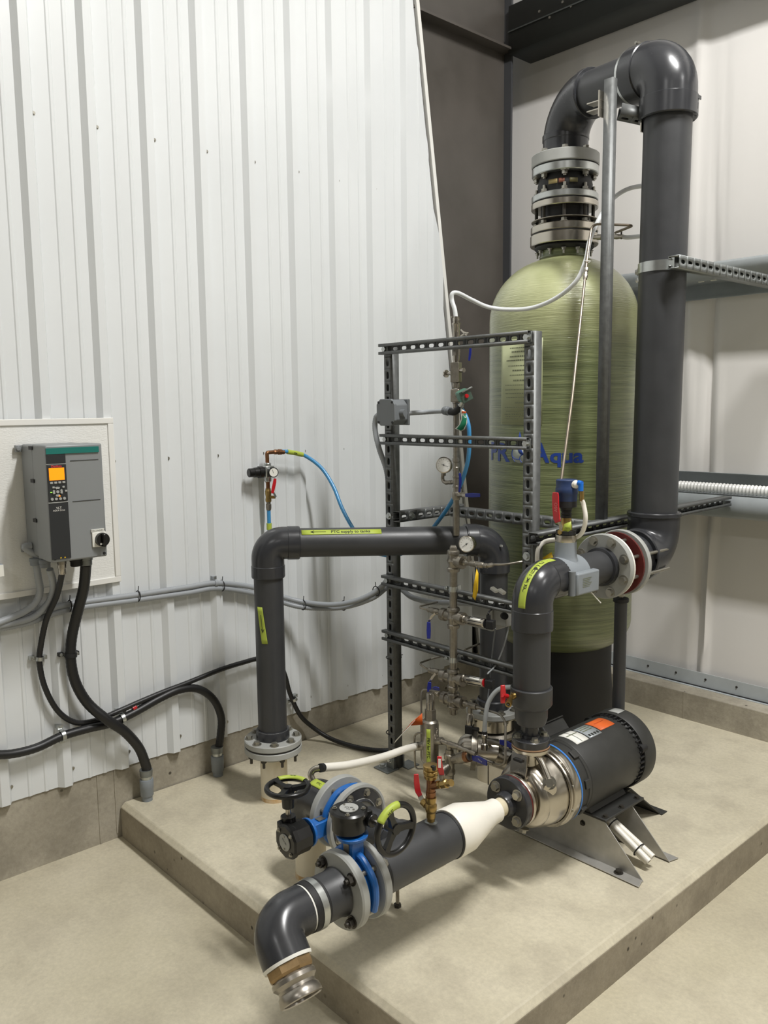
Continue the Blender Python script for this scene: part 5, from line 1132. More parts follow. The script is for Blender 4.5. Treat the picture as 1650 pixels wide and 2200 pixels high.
g = G(); fit(g, QP(938, 1687), QP(970, 1682), [(0, .0115), (.3, .0115), (.32, .0095), (.4, .0135), (.7, .0135), (.74, .0095), (.8, .0095), (.82, .011), (1, .011)], 8); v3 = obj('side_valve', g, BRASS, bs)
g = G(); fit(g, QP(951, 1684), QP(950, 1664), [(0, .008), (.6, .008), (.65, .0095), (1, .009)]); obj('side_valve_stem', g, SSD, v3)
handle(v3, [QP(950, 1668), QP(948, 1658, -.005), QP(945, 1648, -.01), QP(944, 1625, -.01)], .016, .004, RED, (.75, -.66, 0)); e_ = QP(944.5, 1640, -.016); obj('white_label', G().box(e_, (.008, .0015, .026), Mx.Rotation(.7, 3, 'Z')), WHT, v3)
g = G(); fit(g, Q(1674), Q(1643), [(0, .012), (.08, .019), (.3, .021), (.36, .0185), (.42, .0225), (.6, .0225), (.66, .019), (.75, .0225), (.97, .0225), (1, .019)], 24); obj('check_valve', g, BRASS, bs); obj('top_notch', G().box(Q(1644)+V((.018, -.008, 0)), (.012, .01, .012)), INK, bs)
t = thing('threaded_rod', 'thin steel rod standing on the pad under the suction pipe', 'rod', (1.277, 1.688, PAD_Z)); obj('rod', G().cyl((1.277, 1.688, PAD_Z), (1.277, 1.688, .372), .006, 12), SS, t); obj('foot_nut', G().hex((1.277, 1.688, PAD_Z), (1.277, 1.688, PAD_Z+.01), .012), BOLTD, t); obj('pipe_saddle', G().bb((1.262, 1.67, ZS-r5-.006), (1.47, 1.706, ZS-r5)), SS, t)

# ================================================================== RELIEF VALVE AND ITS CROSS
VYp = 2.2; VP_ = lambda a, b_, dy=0: P(a, b_, 1, VYp+dy); pc = VP_(925, 1600); vz = lambda py: V((pc.x, VYp, Z(pc.x, VYp, py)))
rv = thing('relief_valve', 'upright stainless relief valve with hex cap behind the brass stack', 'valve', vz(1645))
g = G(); fit(g, vz(1642), vz(1546), [(0, .018), (.06, .018), (.1, .031), (.9, .032), (.96, .030), (1, .022)], 32); obj('body', g, SSD, rv)
g = G(); g.hex(vz(1546), vz(1524), .022); obj('hex_bonnet', g, SSD, rv, ang=20); g = G(); fit(g, vz(1526), vz(1488), [(0, .0165), (.92, .016), (1, .013)], 24); obj('cap', g, SS, rv)
g = G(); fit(g, VP_(925, 1598), VP_(899, 1604), [(0, .017), (.3, .019), (.6, .019), (.65, .016), (1, .016)], 20); obj('outlet', g, SSD, rv)
g = G(); fit(g, VP_(925, 1594), VP_(950, 1592), [(0, .012), (.7, .012), (.75, .0145), (1, .0145)], 20); obj('inlet_port', g, SSD, rv)
g = G(); g.tube([VP_(912, 1560, .03), VP_(909, 1548), VP_(911, 1545), VP_(914, 1560), VP_(913, 1572)], .0035, 8, 4); obj('seal_wire', g, SS, rv)
tag(obj('white_relief_hose', G().tube([P(694, 1649, 1, 1.64), P(740, 1645, 1, 1.74), P(785, 1636, 1, 1.86), P(830, 1624, 1, 1.99), P(870, 1610, 1, 2.1), VP_(897, 1603)], .0142, 20, 6), WPVC), 'thick white hose from the relief valve down to the small steel elbow', 'hose')
tag(obj('hose_band', G().tube([VP_(893, 1604), VP_(899, 1603)], .0165, 18), BLKM), 'black band at the relief valve end of the white hose', 'band')
rt = cylmap(vz(1640), (0, 0, 1), .0328, (.55, -.83, 0)); zl_ = vz(1560).z-vz(1640).z
o = tag(obj('lime_tape', G().patch(rt, -.010, .006, .004, zl_, 4, 8), TAPE, solid=.0006), 'upright lime tape lettered along the stainless relief valve', 'tape'); rt2 = cylmap(vz(1640), (0, 0, 1), .0336, (.55, -.83, 0)); text('PRV for PTC', .0155, lambda u, v: rt2(-.002+v*1.0*-1 if False else -.002+v, zl_/2-u), INK, o, bold=.0003)
# tubing loops
def tubing(pts, lab, r=.0042, k=5): return tag(obj('steel_tubing', G().tube([V(q_) for q_ in pts], r, 10, k), SSD), lab, 'tubing')
def rnd(pts, rad=.012):
    pts = [V(q_) for q_ in pts]; o_ = [pts[0]]
    for a, b_, c_ in zip(pts[:-2], pts[1:-1], pts[2:]):
        r1 = min(rad, (b_-a).length*.45); r2 = min(rad, (c_-b_).length*.45); p1 = b_+(a-b_).normalized()*r1; p2 = b_+(c_-b_).normalized()*r2
        for i in range(6): t_ = i/5; o_.append(p1*(1-t_)**2+b_*2*t_*(1-t_)+p2*t_*t_)
    o_.append(pts[-1]); return o_
def tubing2(pts, lab, r=.0042, rad=.014, m=SSD, name='steel_tubing'): return tag(obj(name, G().tube(rnd(pts, rad), r, 10), m), lab, 'tubing')
tubing2([VP_(916, 1578), VP_(899, 1574), VP_(890, 1580), VP_(892, 1652), VP_(918, 1652)], 'outer bent steel tube beside the relief valve', .0040, .02)
tubing2([P(945, 1486, 1, 2.28), P(910, 1481, 1, 2.28), P(905, 1488, 1, 2.27), P(905, 1560, 1, 2.25), P(905, 1632, 1, 2.24), P(915, 1643, 1, 2.24), P(930, 1643, 1, 2.24)], 'tall bent steel tube rising behind the relief valve to the blue lever', .0040, .02)
# tag on relief valve
tgq = [VP_(910, 1530, -.03), VP_(908, 1557, -.03), VP_(882, 1559, -.05), VP_(893, 1541, -.05)]
tgo = tag(obj('warning_tag', G().add([VP_(907, 1532, -.03), VP_(908, 1557, -.03), VP_(880, 1559, -.06), VP_(846, 1597, -.10), VP_(884, 1552, -.06)], [(0, 1, 2, 4), (4, 2, 3)]), ORG, solid=.0006), 'curled orange and white warning tag tied to the relief valve', 'tag')
obj('white_edge', G().add([VP_(892, 1547, -.064), VP_(880, 1560, -.064), VP_(847, 1597, -.104), VP_(850, 1591, -.104)], [(0, 1, 2, 3)]), WHT, tgo, solid=.0008)
# cross under it
cs = thing('pipe_cross', 'dull stainless pipe cross with capped legs low behind the brass stack', 'pipe fitting', VP_(966, 1670))
CX = VP_(966, 1640); cz = lambda py: V((CX.x, VYp, Z(CX.x, VYp, py)))
g = G(); fit(g, cz(1673), cz(1610), [(0, .0165), (.15, .018), (.18, .0215), (.3, .0215), (.34, .0185), (.66, .0185), (.7, .0215), (.84, .0215), (.87, .016), (1, .015)], 28); obj('cross_body', g, SSD, cs)
g = G(); fit(g, CX+V((0, -.005, -.008)), CX+V((0, -.055, -.022)), [(0, .016), (.4, .016), (.45, .021), (1, .021)], 24); g.cyl(CX, VP_(925, 1645, .0), .0125, 16); obj('side_leg', g, SSD, cs)
g = G(); fit(g, VP_(975, 1632), VP_(1010, 1624), [(0, .017), (.3, .0175), (.35, .021), (.75, .021), (.8, .017), (1, .017)], 28); obj('right_leg', g, SSD, cs)
obj('copper_ring', G().cyl(VP_(1001, 1626), VP_(1008, 1624), .0215, 28), COPPER, cs)
g = G(); fit(g, cz(1612), cz(1596), [(0, .010), (.5, .012), (1, .009)], 14); g.cyl(VP_(948, 1592), VP_(968, 1600), .009, 14); fit(g, VP_(962, 1598), VP_(985, 1605), [(0, .010), (.2, .0125), (.5, .011), (.6, .0125), (1, .009)], 14); fit(g, VP_(982, 1604), VP_(1022, 1620), [(0, .007), (.2, .010), (.3, .007), (.5, .0105), (.65, .007), (.8, .010), (1, .008)], 12); obj('top_fittings', g, SSD, cs)
# domed strainer body with ball valves behind
dm = thing('domed_strainer', 'round polished strainer body with hose tail standing between cross and pump', 'strainer', P(1025, 1660, 1, 2.30))
D0 = P(1022, 1612, 1, 2.33); da = V((.62, .55, -.05)).normalized()
obj('dome', G().lathe(D0-da*.075, da, [(0, 0), (.002, .02), (.012, .042), (.03, .058), (.055, .066), (.06, .072), (.078, .072), (.082, .06), (.13, .05), (.16, .05), (.16, 0)], 40), SSP, dm)
obj('clamp_band', G().lathe(D0-da*.018, da, [(0, .066), (0, .076), (.02, .076), (.02, .066)], 40), SSD, dm)
g = G(); fit(g, P(1041, 1610, 1, 2.27), P(1041, 1570, 1, 2.27), [(0, .014), (.3, .014), (.35, .010), (.6, .009), (.65, .012), (.8, .012), (.85, .008), (1, .008)], 14); obj('hose_tail', g, SS, dm)
obj('support_rod', G().cyl(P(1049, 1686, 1, 2.45), P(1049, 1590, 1, 2.45), .003, 8), SSD, dm)
obj('outlet_pipe', G().cyl(P(1048, 1618, 1, 2.42), P(1110, 1640, 1, 2.36), .042, 32), SS, dm)
g = G(); fit(g, P(1006, 1620, 1, 2.24), P(1060, 1640, 1, 2.22), [(0, .009), (.2, .012), (.4, .012), (.5, .010), (.75, .010), (.8, .007), (1, .007)], 12); bvv = obj('ball_valve', g, SSD, dm)
handle(bvv, [P(1015, 1628, 1, 2.20), P(1030, 1632, 1, 2.195), P(1046, 1640, 1, 2.19)], .024, .006, NAVY, (0, -1, 0))
text('VALVE', .007, flat(P(1031, 1634, 1, 2.188), V((.95, 0, -.3)), (.3, 0, .95)), WHT, bvv)
g = G(); fit(g, P(1045, 1592, 1, 2.34), P(1080, 1600, 1, 2.32), [(0, .008), (.4, .011), (.6, .008), (1, .008)], 12); bv2 = obj('ball_valve', g, SSD, dm)
handle(bv2, [P(1074, 1594, 1, 2.28), P(1090, 1598, 1, 2.275), P(1105, 1606, 1, 2.27)], .022, .006, NAVY, (0, -1, 0))
tubing2([P(1060, 1641, 1, 2.22), P(1076, 1645, 1, 2.2), P(1086, 1638, 1, 2.2), P(1086, 1550, 1, 2.24), P(1074, 1534, 1, 2.27), P(1030, 1521, 1, 2.3)], 'bent steel tube looping from the lower manifold end down to the strainer valve', .0042, .02)
tag(obj('clear_hose', G().tube([P(1041, 1572, 1, 2.27), P(1043, 1540, 1, 2.27), P(1050, 1508, 1, 2.28), P(1070, 1482, 1, 2.30), P(1098, 1476, 1, 2.33), P(1125, 1480, 1, 2.36)], .0085, 14, 6), CLEARG), 'clear grey hose curving up from the strainer behind the pump riser', 'hose')
tag(obj('hose_band', G().tube([P(1041, 1576, 1, 2.27), P(1041, 1571, 1, 2.27)], .0105, 16), BLKM), 'black tie round the bottom end of the clear grey hose', 'band')
# sample cock on the riser reducer
sk = thing('sample_cock', 'small bronze tap with red butterfly handle on the side of the pump riser', 'tap', P(1095, 1500, 1, RY-.06))
sP = lambda a, b_, dy=-.05: P(a, b_, 1, RY+dy)
g = G(); fit(g, V((X0-.045, RY-.04, P(1115, 1494, 1, RY-.05)[2])), sP(1100, 1496, -.08), [(0, .007), (1, .007)], 12); fit(g, sP(1118, 1489), sP(1090, 1501, -.085), [(0, .009), (.15, .009), (.2, .0065), (.4, .010), (.7, .010), (.8, .007), (1, .007)], 14); fit(g, sP(1098, 1497, -.08), sP(1092, 1514, -.12), [(0, .007), (.5, .0075), (.6, .0105), (1, .0105)], 16); obj('body', g, mat('bronze', '#8d7342', .35, .85, var=.25, vscale=60), sk)
obj('bore', G().cyl(sP(1092, 1514, -.12)+V((0, -.001, 0)), sP(1091.6, 1515, -.121)+V((0, -.0015, 0)), .006, 14), INK, sk)
hw_ = [sP(1080, 1472, -.11), sP(1081, 1490, -.11), sP(1080, 1511, -.11)]; handle(sk, hw_, .018, .006, RED, (.8, -.6, 0)); obj('handle_hub', G().cyl(sP(1090, 1496, -.085), sP(1079, 1493, -.115), .0075, 14), RED, sk)

# ================================================================== LOWER SENSOR MANIFOLD (in front of the frame rails)
MY = 2.305; MP = lambda a, b_, dy=0: P(a, b_, 1, MY+dy); mx_ = MP(974, 1350).x; MZ = lambda py: V((mx_, MY, Z(mx_, MY, py)))
mn = thing('sensor_manifold', 'vertical stainless pipe with tees and pressure sensors in front of the lower rails', 'manifold', MZ(1530))
g = G(); g.cyl(MZ(1520), MZ(1190), .0148, 24); obj('standpipe', g, SSD, mn)
def body(p0, p1, nm='tee'):
    g = G(); fit(g, MZ(p1), MZ(p0), [(0, .023), (.1, .0245), (.16, .0245), (.2, .0205), (.35, .0205), (.5, .025), (.65, .0205), (.8, .0205), (.84, .0245), (.94, .0245), (1, .022)], 28); return g
def side(g, a, b_, r=.0195, flare=.0245): fit(g, a, b_, [(0, r), (.6, r), (.65, flare), (1, flare)], 24)
g = body(1182, 1228); fit(g, MZ(1184), MZ(1172), [(0, .019), (.6, .0195), (.9, .015), (1, .014)], 4); side(g, MZ(1205), MP(995, 1209)); obj('top_tee', g, SSD, mn)
g = G(); fit(g, MP(992, 1208), MP(1022, 1212), [(0, .012), (.25, .0135), (.3, .010), (.6, .009), (.7, .0115), (1, .0115)], 14); fit(g, MP(1020, 1212), MP(1048, 1216), [(0, .0095), (.15, .012), (.6, .012), (.7, .008), (.8, .010), (1, .009)], 14); fit(g, MP(1046, 1216), MP(1062, 1213), [(0, .006), (.3, .0085), (.7, .0085), (1, .0045)], 8); fit(g, MP(1010, 1211), MP(1008, 1194), [(0, .007), (.4, .009), (1, .006)], 10); obj('branch_fittings', g, SSD, mn)
tubing2([MP(1060, 1213), MP(1085, 1213, .02), P(1125, 1206, 1, 2.37), P(1155, 1203, 1, 2.45), P(1200, 1190, 1, 2.6)], 'thin steel tube running from the manifold top to the right past the post', .0042, .02)
def gauge(nm, lab, c, dirv, R, dep, needle=2.4, glare=False):
    c = V(c); d = V(dirv).normalized(); t = thing(nm, lab, 'gauge', c); u, w, d = basis(d)
    obj('case', G().lathe(c-d*dep, d, [(0, 0), (0, R*.9), (.003, R*.96), (dep-.006, R*.96), (dep-.005, R), (dep, R), (dep+.001, R*.92), (dep-.001, R*.88)], 44), SSP, t)
    obj('dial', G().cyl(c-d*.002, c-d*.001, R*.89, 40), WHT, t)
    for i in range(11):
        a = -2.2+4.4*i/10; q_ = u*math.cos(a)+w*math.sin(a); obj('tick', G().cyl(c-d*.0007+q_*R*.62, c-d*.0007+q_*R*.76, .0006, 5), INK, t)
    q_ = u*math.cos(needle)+w*math.sin(needle); obj('needle', G().cyl(c+q_*-R*.3, c+q_*R*.6, .0008, 6).cyl(c-d*.001, c+d*.001, .003, 12), INK, t)
    gl = obj('glass', G().cyl(c+d*.0005, c+d*.001, R*.9, 40), GLASS, t); return t, u, w, d
GLASS = bpy.data.materials.new('gauge_glass'); GLASS.use_nodes = True; gbs = GLASS.node_tree.nodes['Principled BSDF']; gbs.inputs['Roughness'].default_value = .03; gbs.inputs['Alpha'].default_value = .18; gbs.inputs['Base Color'].default_value = (1, 1, 1, 1)
gauge('pressure_gauge', 'steel rimmed pressure gauge at the top of the lower manifold', MP(1002, 1169, -.03), (.35, -.93, .05), .0305, .03, needle=2.2)
def cross(pyc, h, nm):
    g = body(pyc-h, pyc+h+4); side(g, MZ(pyc), MP(950, pyc-6)); side(g, MZ(pyc), MP(996, pyc+5)); return obj(nm, g, SSD, mn)
cross(1325, 20, 'upper_cross'); cross(1457, 20, 'middle_cross')
g = body(1488, 1522); fit(g, MZ(1534), MZ(1520), [(0, .015), (.3, .0165), (1, .0165)]); side(g, MZ(1505), MP(952, 1498)); side(g, MZ(1505), MP(996, 1510)); obj('bottom_cross', g, SSD, mn)
for k_, py in enumerate((1265, 1417)):
    c_ = MZ(py); obj('pipe_clamp', G().lathe(c_-V((0, 0, .010)), (0, 0, 1), [(0, .0150), (0, .0172), (.02, .0172), (.02, .0150)], 24).box(c_+V((.0, .022, 0)), (.012, .03, .02)).box(c_+V((-.024, -.004, 0)), (.018, .004, .014)), ZINC, mn); bolt_at(mn, c_+V((-.03, -.007, 0)), (-.3, -1, 0), .006, ZINC, 'wing_bolt')
def transmitter(pyc, x0, x1, lab, down=False):
    A, B = MP(x0, pyc), MP(x1, pyc+(x1-x0)*.19); d = (B-A).normalized(); t = thing('pressure_transmitter', lab, 'sensor', A)
    g = G(); fit(g, MP(994, pyc-4), A+d*.004, [(0, .013), (.25, .016), (.4, .013), (.6, .0165), (1, .0165)], 12); obj('adapter', g, SSD, t)
    g = G(); L_ = (B-A).length; fit(g, A, A+d*L_*.62, [(0, .0165), (.04, .0178), (.96, .0178), (1, .0165)], 28); tb_ = obj('housing', g, SSP, t)
    u, w, d = basis(d, (.5, -.85, .3)); 
    for an in (.0, .75, -.75):
        q_ = u*math.cos(an)+w*math.sin(an); obj('housing_rib', G().cyl(A+d*L_*.05+q_*.0178, A+d*L_*.57+q_*.0178, .0018, 6), BLKM, tb_)
    obj('name_label', G().patch(cylmap(A, d, .0183, V((.3, -.6, .75))), -.006, .006, L_*.12, L_*.5, 4, 2), WHT, tb_, solid=.0004)
    obj('red_band', G().cyl(A+d*L_*.6, A+d*L_*.64, .0165, 24), RED if down else BLKM, t)
    obj('plug', G().box(A+d*L_*.80, (.030, .030, .032), Mx.Rotation(.3, 3, 'Z')), BLKM, t, bev=.003); obj('gland', G().cyl(A+d*L_*.72+V((0, 0, .012)), A+d*L_*.72+V((0, 0, .034)), .0085, 14), BLKM, t)
    return A+d*L_*.72+V((0, 0, .034))
cA = transmitter(1333, 1008, 1066, 'chrome pressure transmitter on the upper cross of the lower manifold')
cB = transmitter(1460, 1006, 1064, 'chrome pressure transmitter with red band on the middle cross', True)
tag(obj('sensor_cable', G().tube([cA, cA+V((0, 0, .01)), P(1058, 1308, 1, 2.38), P(1068, 1303, 1, 2.42), P(1084, 1303, 1, 2.46)], .003, 8, 6), BLKM), 'thin black cable from the upper transmitter to the grey sensor box', 'cable')
tag(obj('sensor_cable', G().tube([cB, cB+V((.005, 0, .008)), P(1064, 1430, 1, 2.36), P(1080, 1395, 1, 2.42), P(1092, 1350, 1, 2.46), P(1091, 1330, 1, 2.46), P(1084, 1318, 1, 2.46)], .003, 8, 6), CLEARG), 'thin grey cable from the middle transmitter looping up to the sensor box', 'cable')
tag(obj('sensor_cable', G().tube([P(1064, 1350, 1, 2.33), P(1058, 1400, 1, 2.36), P(1052, 1460, 1, 2.35), P(1046, 1520, 1, 2.33), P(1040, 1570, 1, 2.3)], .0028, 8, 6), JBOX), 'thin grey cable hanging down in front of the drop pipe', 'cable')
def lever_valve(xc, pyc, lab, hp, tube_pts=None, hsz=.017):
    g = G(); fit(g, MP(952, pyc+6), MP(xc, pyc-2), [(0, .012), (.15, .014), (.25, .009), (.35, .0125), (.7, .0125), (.8, .009), (.9, .0105), (1, .006)], 14); t = thing('needle_valve', lab, 'valve', MP(xc, pyc)); obj('body', g, SSD, t)
    handle(t, [MP(*q_, -.02) for q_ in hp[:3]], .011, .003, SS, (.7, -.7, 0), 'lever_arm'); handle(t, [MP(*q_, -.026) for q_ in hp[2:]], hsz, .006, NAVY, (.7, -.7, 0)); return t
lever_valve(918, 1311, 'small valve with hanging navy lever left of the upper cross', [(935, 1318), (927, 1325), (921, 1336), (921, 1355), (921, 1372)])
lever_valve(920, 1441, 'small valve with hanging navy lever left of the middle cross', [(936, 1447), (929, 1455), (923, 1465), (922, 1478), (922, 1496)])
t = lever_valve(934, 1488, 'small valve with short sideways navy lever left of the bottom cross', [(940, 1490), (934, 1484), (930, 1480), (937, 1479), (944, 1480)], .014)
tubing2([MP(920, 1310), MP(902, 1306, -.01), MP(903, 1302, .0), P(942, 1293, 1, 2.46)], 'thin bent steel tube from the upper valve back through the frame', .004, .01)
tubing2([MP(922, 1440), MP(903, 1428, -.01), MP(903, 1424, .0), P(925, 1416, 1, 2.40), P(966, 1406, 1, 2.46)], 'thin bent steel tube from the middle valve back through the frame', .004, .01)
tubing2([P(994, 1402, 1, 2.45), P(998, 1396, 1, 2.45), P(1030, 1383, 1, 2.6)], 'thin steel tube crossing behind the bottom rail toward the drop pipe', .004, .01)
g = G(); fit(g, MP(994, 1510), MP(1024, 1519), [(0, .0125), (.2, .015), (.3, .010), (.5, .0095), (.6, .012), (1, .012)], 12); fit(g, MP(1022, 1518), MP(1036, 1522), [(0, .007), (.4, .009), (1, .0045)], 8); fit(g, MP(1010, 1514), MP(1010, 1532), [(0, .008), (.6, .010), (1, .009)], 12); obj('end_tee', g, SSD, mn)
A = MP(1010, 1531); t = thing('pressure_transmitter', 'steel transmitter hanging plug down from the bottom of the lower manifold', 'sensor', MP(1010, 1576)); g = G(); fit(g, A, MP(1009, 1556), [(0, .008), (.15, .013), (.5, .0135), (.55, .0145), (1, .0145)], 24); obj('housing', g, SSP, t); obj('plug', G().box(MP(1009, 1566), (.030, .03, .034), Mx.Rotation(.4, 3, 'Z')), BLKM, t, bev=.003); obj('gland', G().cyl(MP(1012, 1566), MP(1027, 1567), .008, 14), BLKM, t)
# yellow tag
o = tag(obj('yellow_tag', G().add([MP(1024, 1222, -.03), MP(1028, 1232, -.03), MP(1027, 1268, -.03), MP(1021, 1290, -.03), MP(1015, 1282, -.035), MP(1018, 1255, -.035)], [(0, 1, 2, 3, 4, 5)]), YEL, solid=.0008), 'folded yellow tag hanging from the manifold top branch', 'tag'); obj('tag_wire', G().cyl(MP(1024, 1224, -.03), MP(1023, 1213, -.01), .0008, 6), SS, o)
o = tag(obj('yellow_tag', G().add([P(1185, 1186, 1, 2.45), P(1190, 1205, 1, 2.45), P(1158, 1212, 1, 2.42), P(1160, 1202, 1, 2.42)], [(0, 1, 2, 3)]), YEL, solid=.0008), 'yellow tag showing behind the elbow beside the right post', 'tag')
# grey sensor box behind the rail
sb_ = thing('sensor_box', 'pale grey sensor junction box hanging behind the rail on the drop pipe', 'box', P(1060, 1330, 1, 2.46))
a, b_ = P(1026, 1292, 1, 2.455), P(1070, 1343, 1, 2.455); obj('box_body', G().bb((a.x, 2.42, b_.z-.02), (b_.x, 2.5, a.z)), PVCF, sb_, bev=.004)
a, b_ = P(1066, 1298, 1, 2.45), P(1094, 1346, 1, 2.45); obj('box_end', G().bb((a.x, 2.43, b_.z), (b_.x, 2.49, a.z)), PVCF, sb_, bev=.003)
for q_ in ((1078, 1304), (1082, 1323)): obj('gland', G().cyl(P(*q_, 1, 2.43), P(q_[0]+3, q_[1]+1, 1, 2.40), .013, 16), BLKM, sb_)
for q_ in ((1062, 1267), (1078, 1271)): obj('clip', G().box(P(*q_, 1, 2.42), (.03, .02, .012), Mx.Rotation(.4, 3, 'Y')), WHT, sb_, bev=.003)

# ================================================================== UPPER SAMPLE COLUMN (behind the frame)
UY = 2.445; UP = lambda a, b_, dy=0: P(a, b_, 1, UY+dy); ux = UP(980, 900).x; UZ = lambda py: V((ux, UY, Z(ux, UY, py)))
uc_ = thing('sample_column', 'stainless instrument column behind the frame feeding the white tube', 'manifold', UZ(1100))
g = G(); g.cyl(UZ(1092), UZ(865), .0115, 22); g.cyl(UZ(1150), UZ(1085), .0135, 22); obj('standpipe', g, SSD, uc_)
g = G(); fit(g, UZ(730), UZ(694), [(0, .0145), (.85, .0145), (.9, .0165), (1, .0165)]); fit(g, UZ(695), UZ(680), [(0, .012), (.3, .0125), (.35, .009), (1, .009)], 12); fit(g, UZ(764), UZ(742), [(0, .016), (1, .0165)], 10); fit(g, UZ(774), UZ(762), [(0, .014), (1, .0145)], 12); g.cyl(UZ(780), UZ(770), .0115, 16); g.cyl(UZ(745), UZ(728), .0135, 18); obj('upper_fittings', g, SS, uc_)
obj('flow_block', G().box((UZ(800)+V((0, 0, 0))), (.035, .035, abs(UZ(822).z-UZ(779).z)), Mx.Rotation(.35, 3, 'Z')), SSD, uc_, bev=.002)
g = G(); fit(g, UP(972, 802), UP(957, 803), [(0, .008), (.3, .008), (.35, .0055), (.8, .0055), (.82, .015), (1, .015)], 14); fit(g, UP(986, 796), UP(997, 795), [(0, .005), (.3, .009), (1, .0095)], 14); obj('needle_knobs', g, SS, uc_)
g = G(); fit(g, UZ(834), UZ(822), [(0, .0155), (1, .0155)], 8); g.box(UZ(850), (.036, .03, .05), Mx.Rotation(.3, 3, 'Z')); g.cyl(UZ(868), UZ(858), .0145, 16); obj('valve_body', g, SSD, uc_, bev=.003)
g = G(); fit(g, UZ(730)+V((.012, -.004, 0)), UP(1000, 717, -.01), [(0, .006), (.5, .006), (.55, .008), (1, .008)], 10); lv = obj('ball_valve_stem', g, SS, uc_); handle(lv, [UP(990, 708, -.015), UP(996, 714, -.015), UP(1006, 716, -.015)], .008, .004, SS, (0, -1, .3), 'lever_arm'); handle(lv, [UP(1011, 744, -.01), UP(1010, 760, -.01), UP(1008, 775, -.01)], .010, .004, NAVY, (.5, -.8, 0))
# solenoid
so = thing('solenoid_valve', 'green solenoid head with a red button on the stainless column', 'solenoid', UP(1005, 855))
sd1 = (UP(1013, 853, -.05)-UP(985, 848)).normalized(); s0 = UP(988, 848, -.012)
obj('core', G().cyl(UZ(850), s0, .011, 16), SSP, so)
u, w, d = basis(sd1, (0, 0, 1)); Rr = Mx((u, w, d)).transposed(); hx = s0+d*.035; obj('coil_housing', G().box(hx, (.042, .046, .046), Rr @ Mx.Rotation(.45, 3, 'Z')), GREEN, so, bev=.007)
obj('cover', G().box(hx+d*.025, (.046, .046, .006), Rr @ Mx.Rotation(.45, 3, 'Z')), mat('solenoid_dark', '#4a5a50', .4), so, bev=.002); obj('yoke', G().box(hx+d*.029+u*.0235, (.003, .046, .012), Rr @ Mx.Rotation(.45, 3, 'Z')), ZINC, so)
obj('red_button', G().cyl(hx+d*.027, hx+d*.034, .0085, 20, .007), RED, so)
nq = UP(988, 877, -.02); g = G(); fit(g, hx-u*.02, nq, [(0, .009), (.6, .010), (.65, .012), (1, .012)], 10); obj('conduit_nipple', g, ZINC, so)
tag(obj('conduit_elbow', G().tube([nq+V((0, 0, .004)), UP(984, 880, -.03), UP(975, 886, -.03), UP(964, 884, -.025)], .0125, 16, 5), BLKM), 'black conduit elbow under the green solenoid', 'pipe fitting'); g = G(); fit(g, UP(968, 884, -.025), UP(955, 882, -.02), [(0, .0155), (.4, .0155), (.45, .018), (1, .017)], 12); tag(obj('conduit_nut', g, JBOX), 'grey nut joining black elbow and straight grey conduit', 'pipe fitting')
tag(obj('grey_conduit', ribbed([UP(958, 883, -.02), UP(920, 885, -.02), P(876, 888, 1, 2.36), P(868, 889, 1, 2.35)], .0095, .006, .02), GREYCON), 'short straight grey conduit between octagonal box and green solenoid', 'conduit')
tgm = tag(obj('green_tag', G().add([UP(990, 877, -.04), UP(997, 882, -.04), UP(1003, 895, -.04), UP(1004, 908, -.04), UP(999, 922, -.04), UP(991, 927, -.045), UP(977, 921, -.05), UP(987, 912, -.05), UP(991, 900, -.045), UP(989, 886, -.04)], [(0, 1, 2, 8, 9), (2, 3, 4, 7, 8), (4, 5, 6, 7)]), WHT, solid=.0006), 'curled white and green tag hanging under the solenoid', 'tag')
obj('green_face', G().add([UP(993, 889, -.0408), UP(1001, 889, -.0408), UP(1003, 900, -.0408), UP(1001, 912, -.0408), UP(996, 922, -.0415), UP(990, 925, -.0462), UP(981, 921, -.0512), UP(989, 911, -.0512), UP(993, 900, -.0462)], [(0, 1, 2, 8), (2, 3, 7, 8), (3, 4, 5, 6, 7)]), TAGG, tgm, solid=.0008); obj('orange_band', G().add([UP(992, 883, -.0412), UP(1001, 884, -.0412), UP(1002, 888, -.0414), UP(992, 888, -.0414)], [(0, 1, 2, 3)]), ORG, tgm, solid=.0008)
# gauge on the column
g = G(); fit(g, UZ(985), UZ(965), [(0, .010), (.3, .013), (.6, .010), (1, .0125)], 12); fit(g, UZ(1012), UZ(985), [(0, .013), (.3, .0135), (.35, .0115), (.7, .0115), (.75, .014), (1, .014)], 16); fit(g, UZ(1048), UZ(1022), [(0, .014), (.15, .014), (.2, .0115), (.8, .0115), (.85, .014), (1, .014)], 16); fit(g, UZ(1074), UZ(1056), [(0, .014), (.2, .0165), (.8, .0165), (1, .014)], 16); obj('lower_fittings', g, SSD, uc_)
g = G(); g.tube([UZ(1036), UP(966, 1036), UP(956, 1036), UP(951, 1030), UP(951, 1018)], .0075, 14, 4); fit(g, UP(953, 1022), UP(953, 1010), [(0, .0095), (.5, .0095), (.55, .006), (1, .006)], 12); fit(g, UP(971, 1036), UP(958, 1037), [(0, .009), (.4, .009), (.45, .0075), (1, .009)], 12); obj('gauge_elbow', g, SSD, uc_)
gauge('pressure_gauge', 'round chrome gauge with bright glass left of the stainless column', UP(953, 999, -.02), (.45, -.88, .12), .0325, .026, needle=-1.9)
handle(uc_, [UP(988, 1016, -.025), UP(989, 1035, -.025), UP(987, 1057, -.025)], .011, .006, NAVY, (.7, -.7, 0), 'upright_handle', 'navy blue handle')
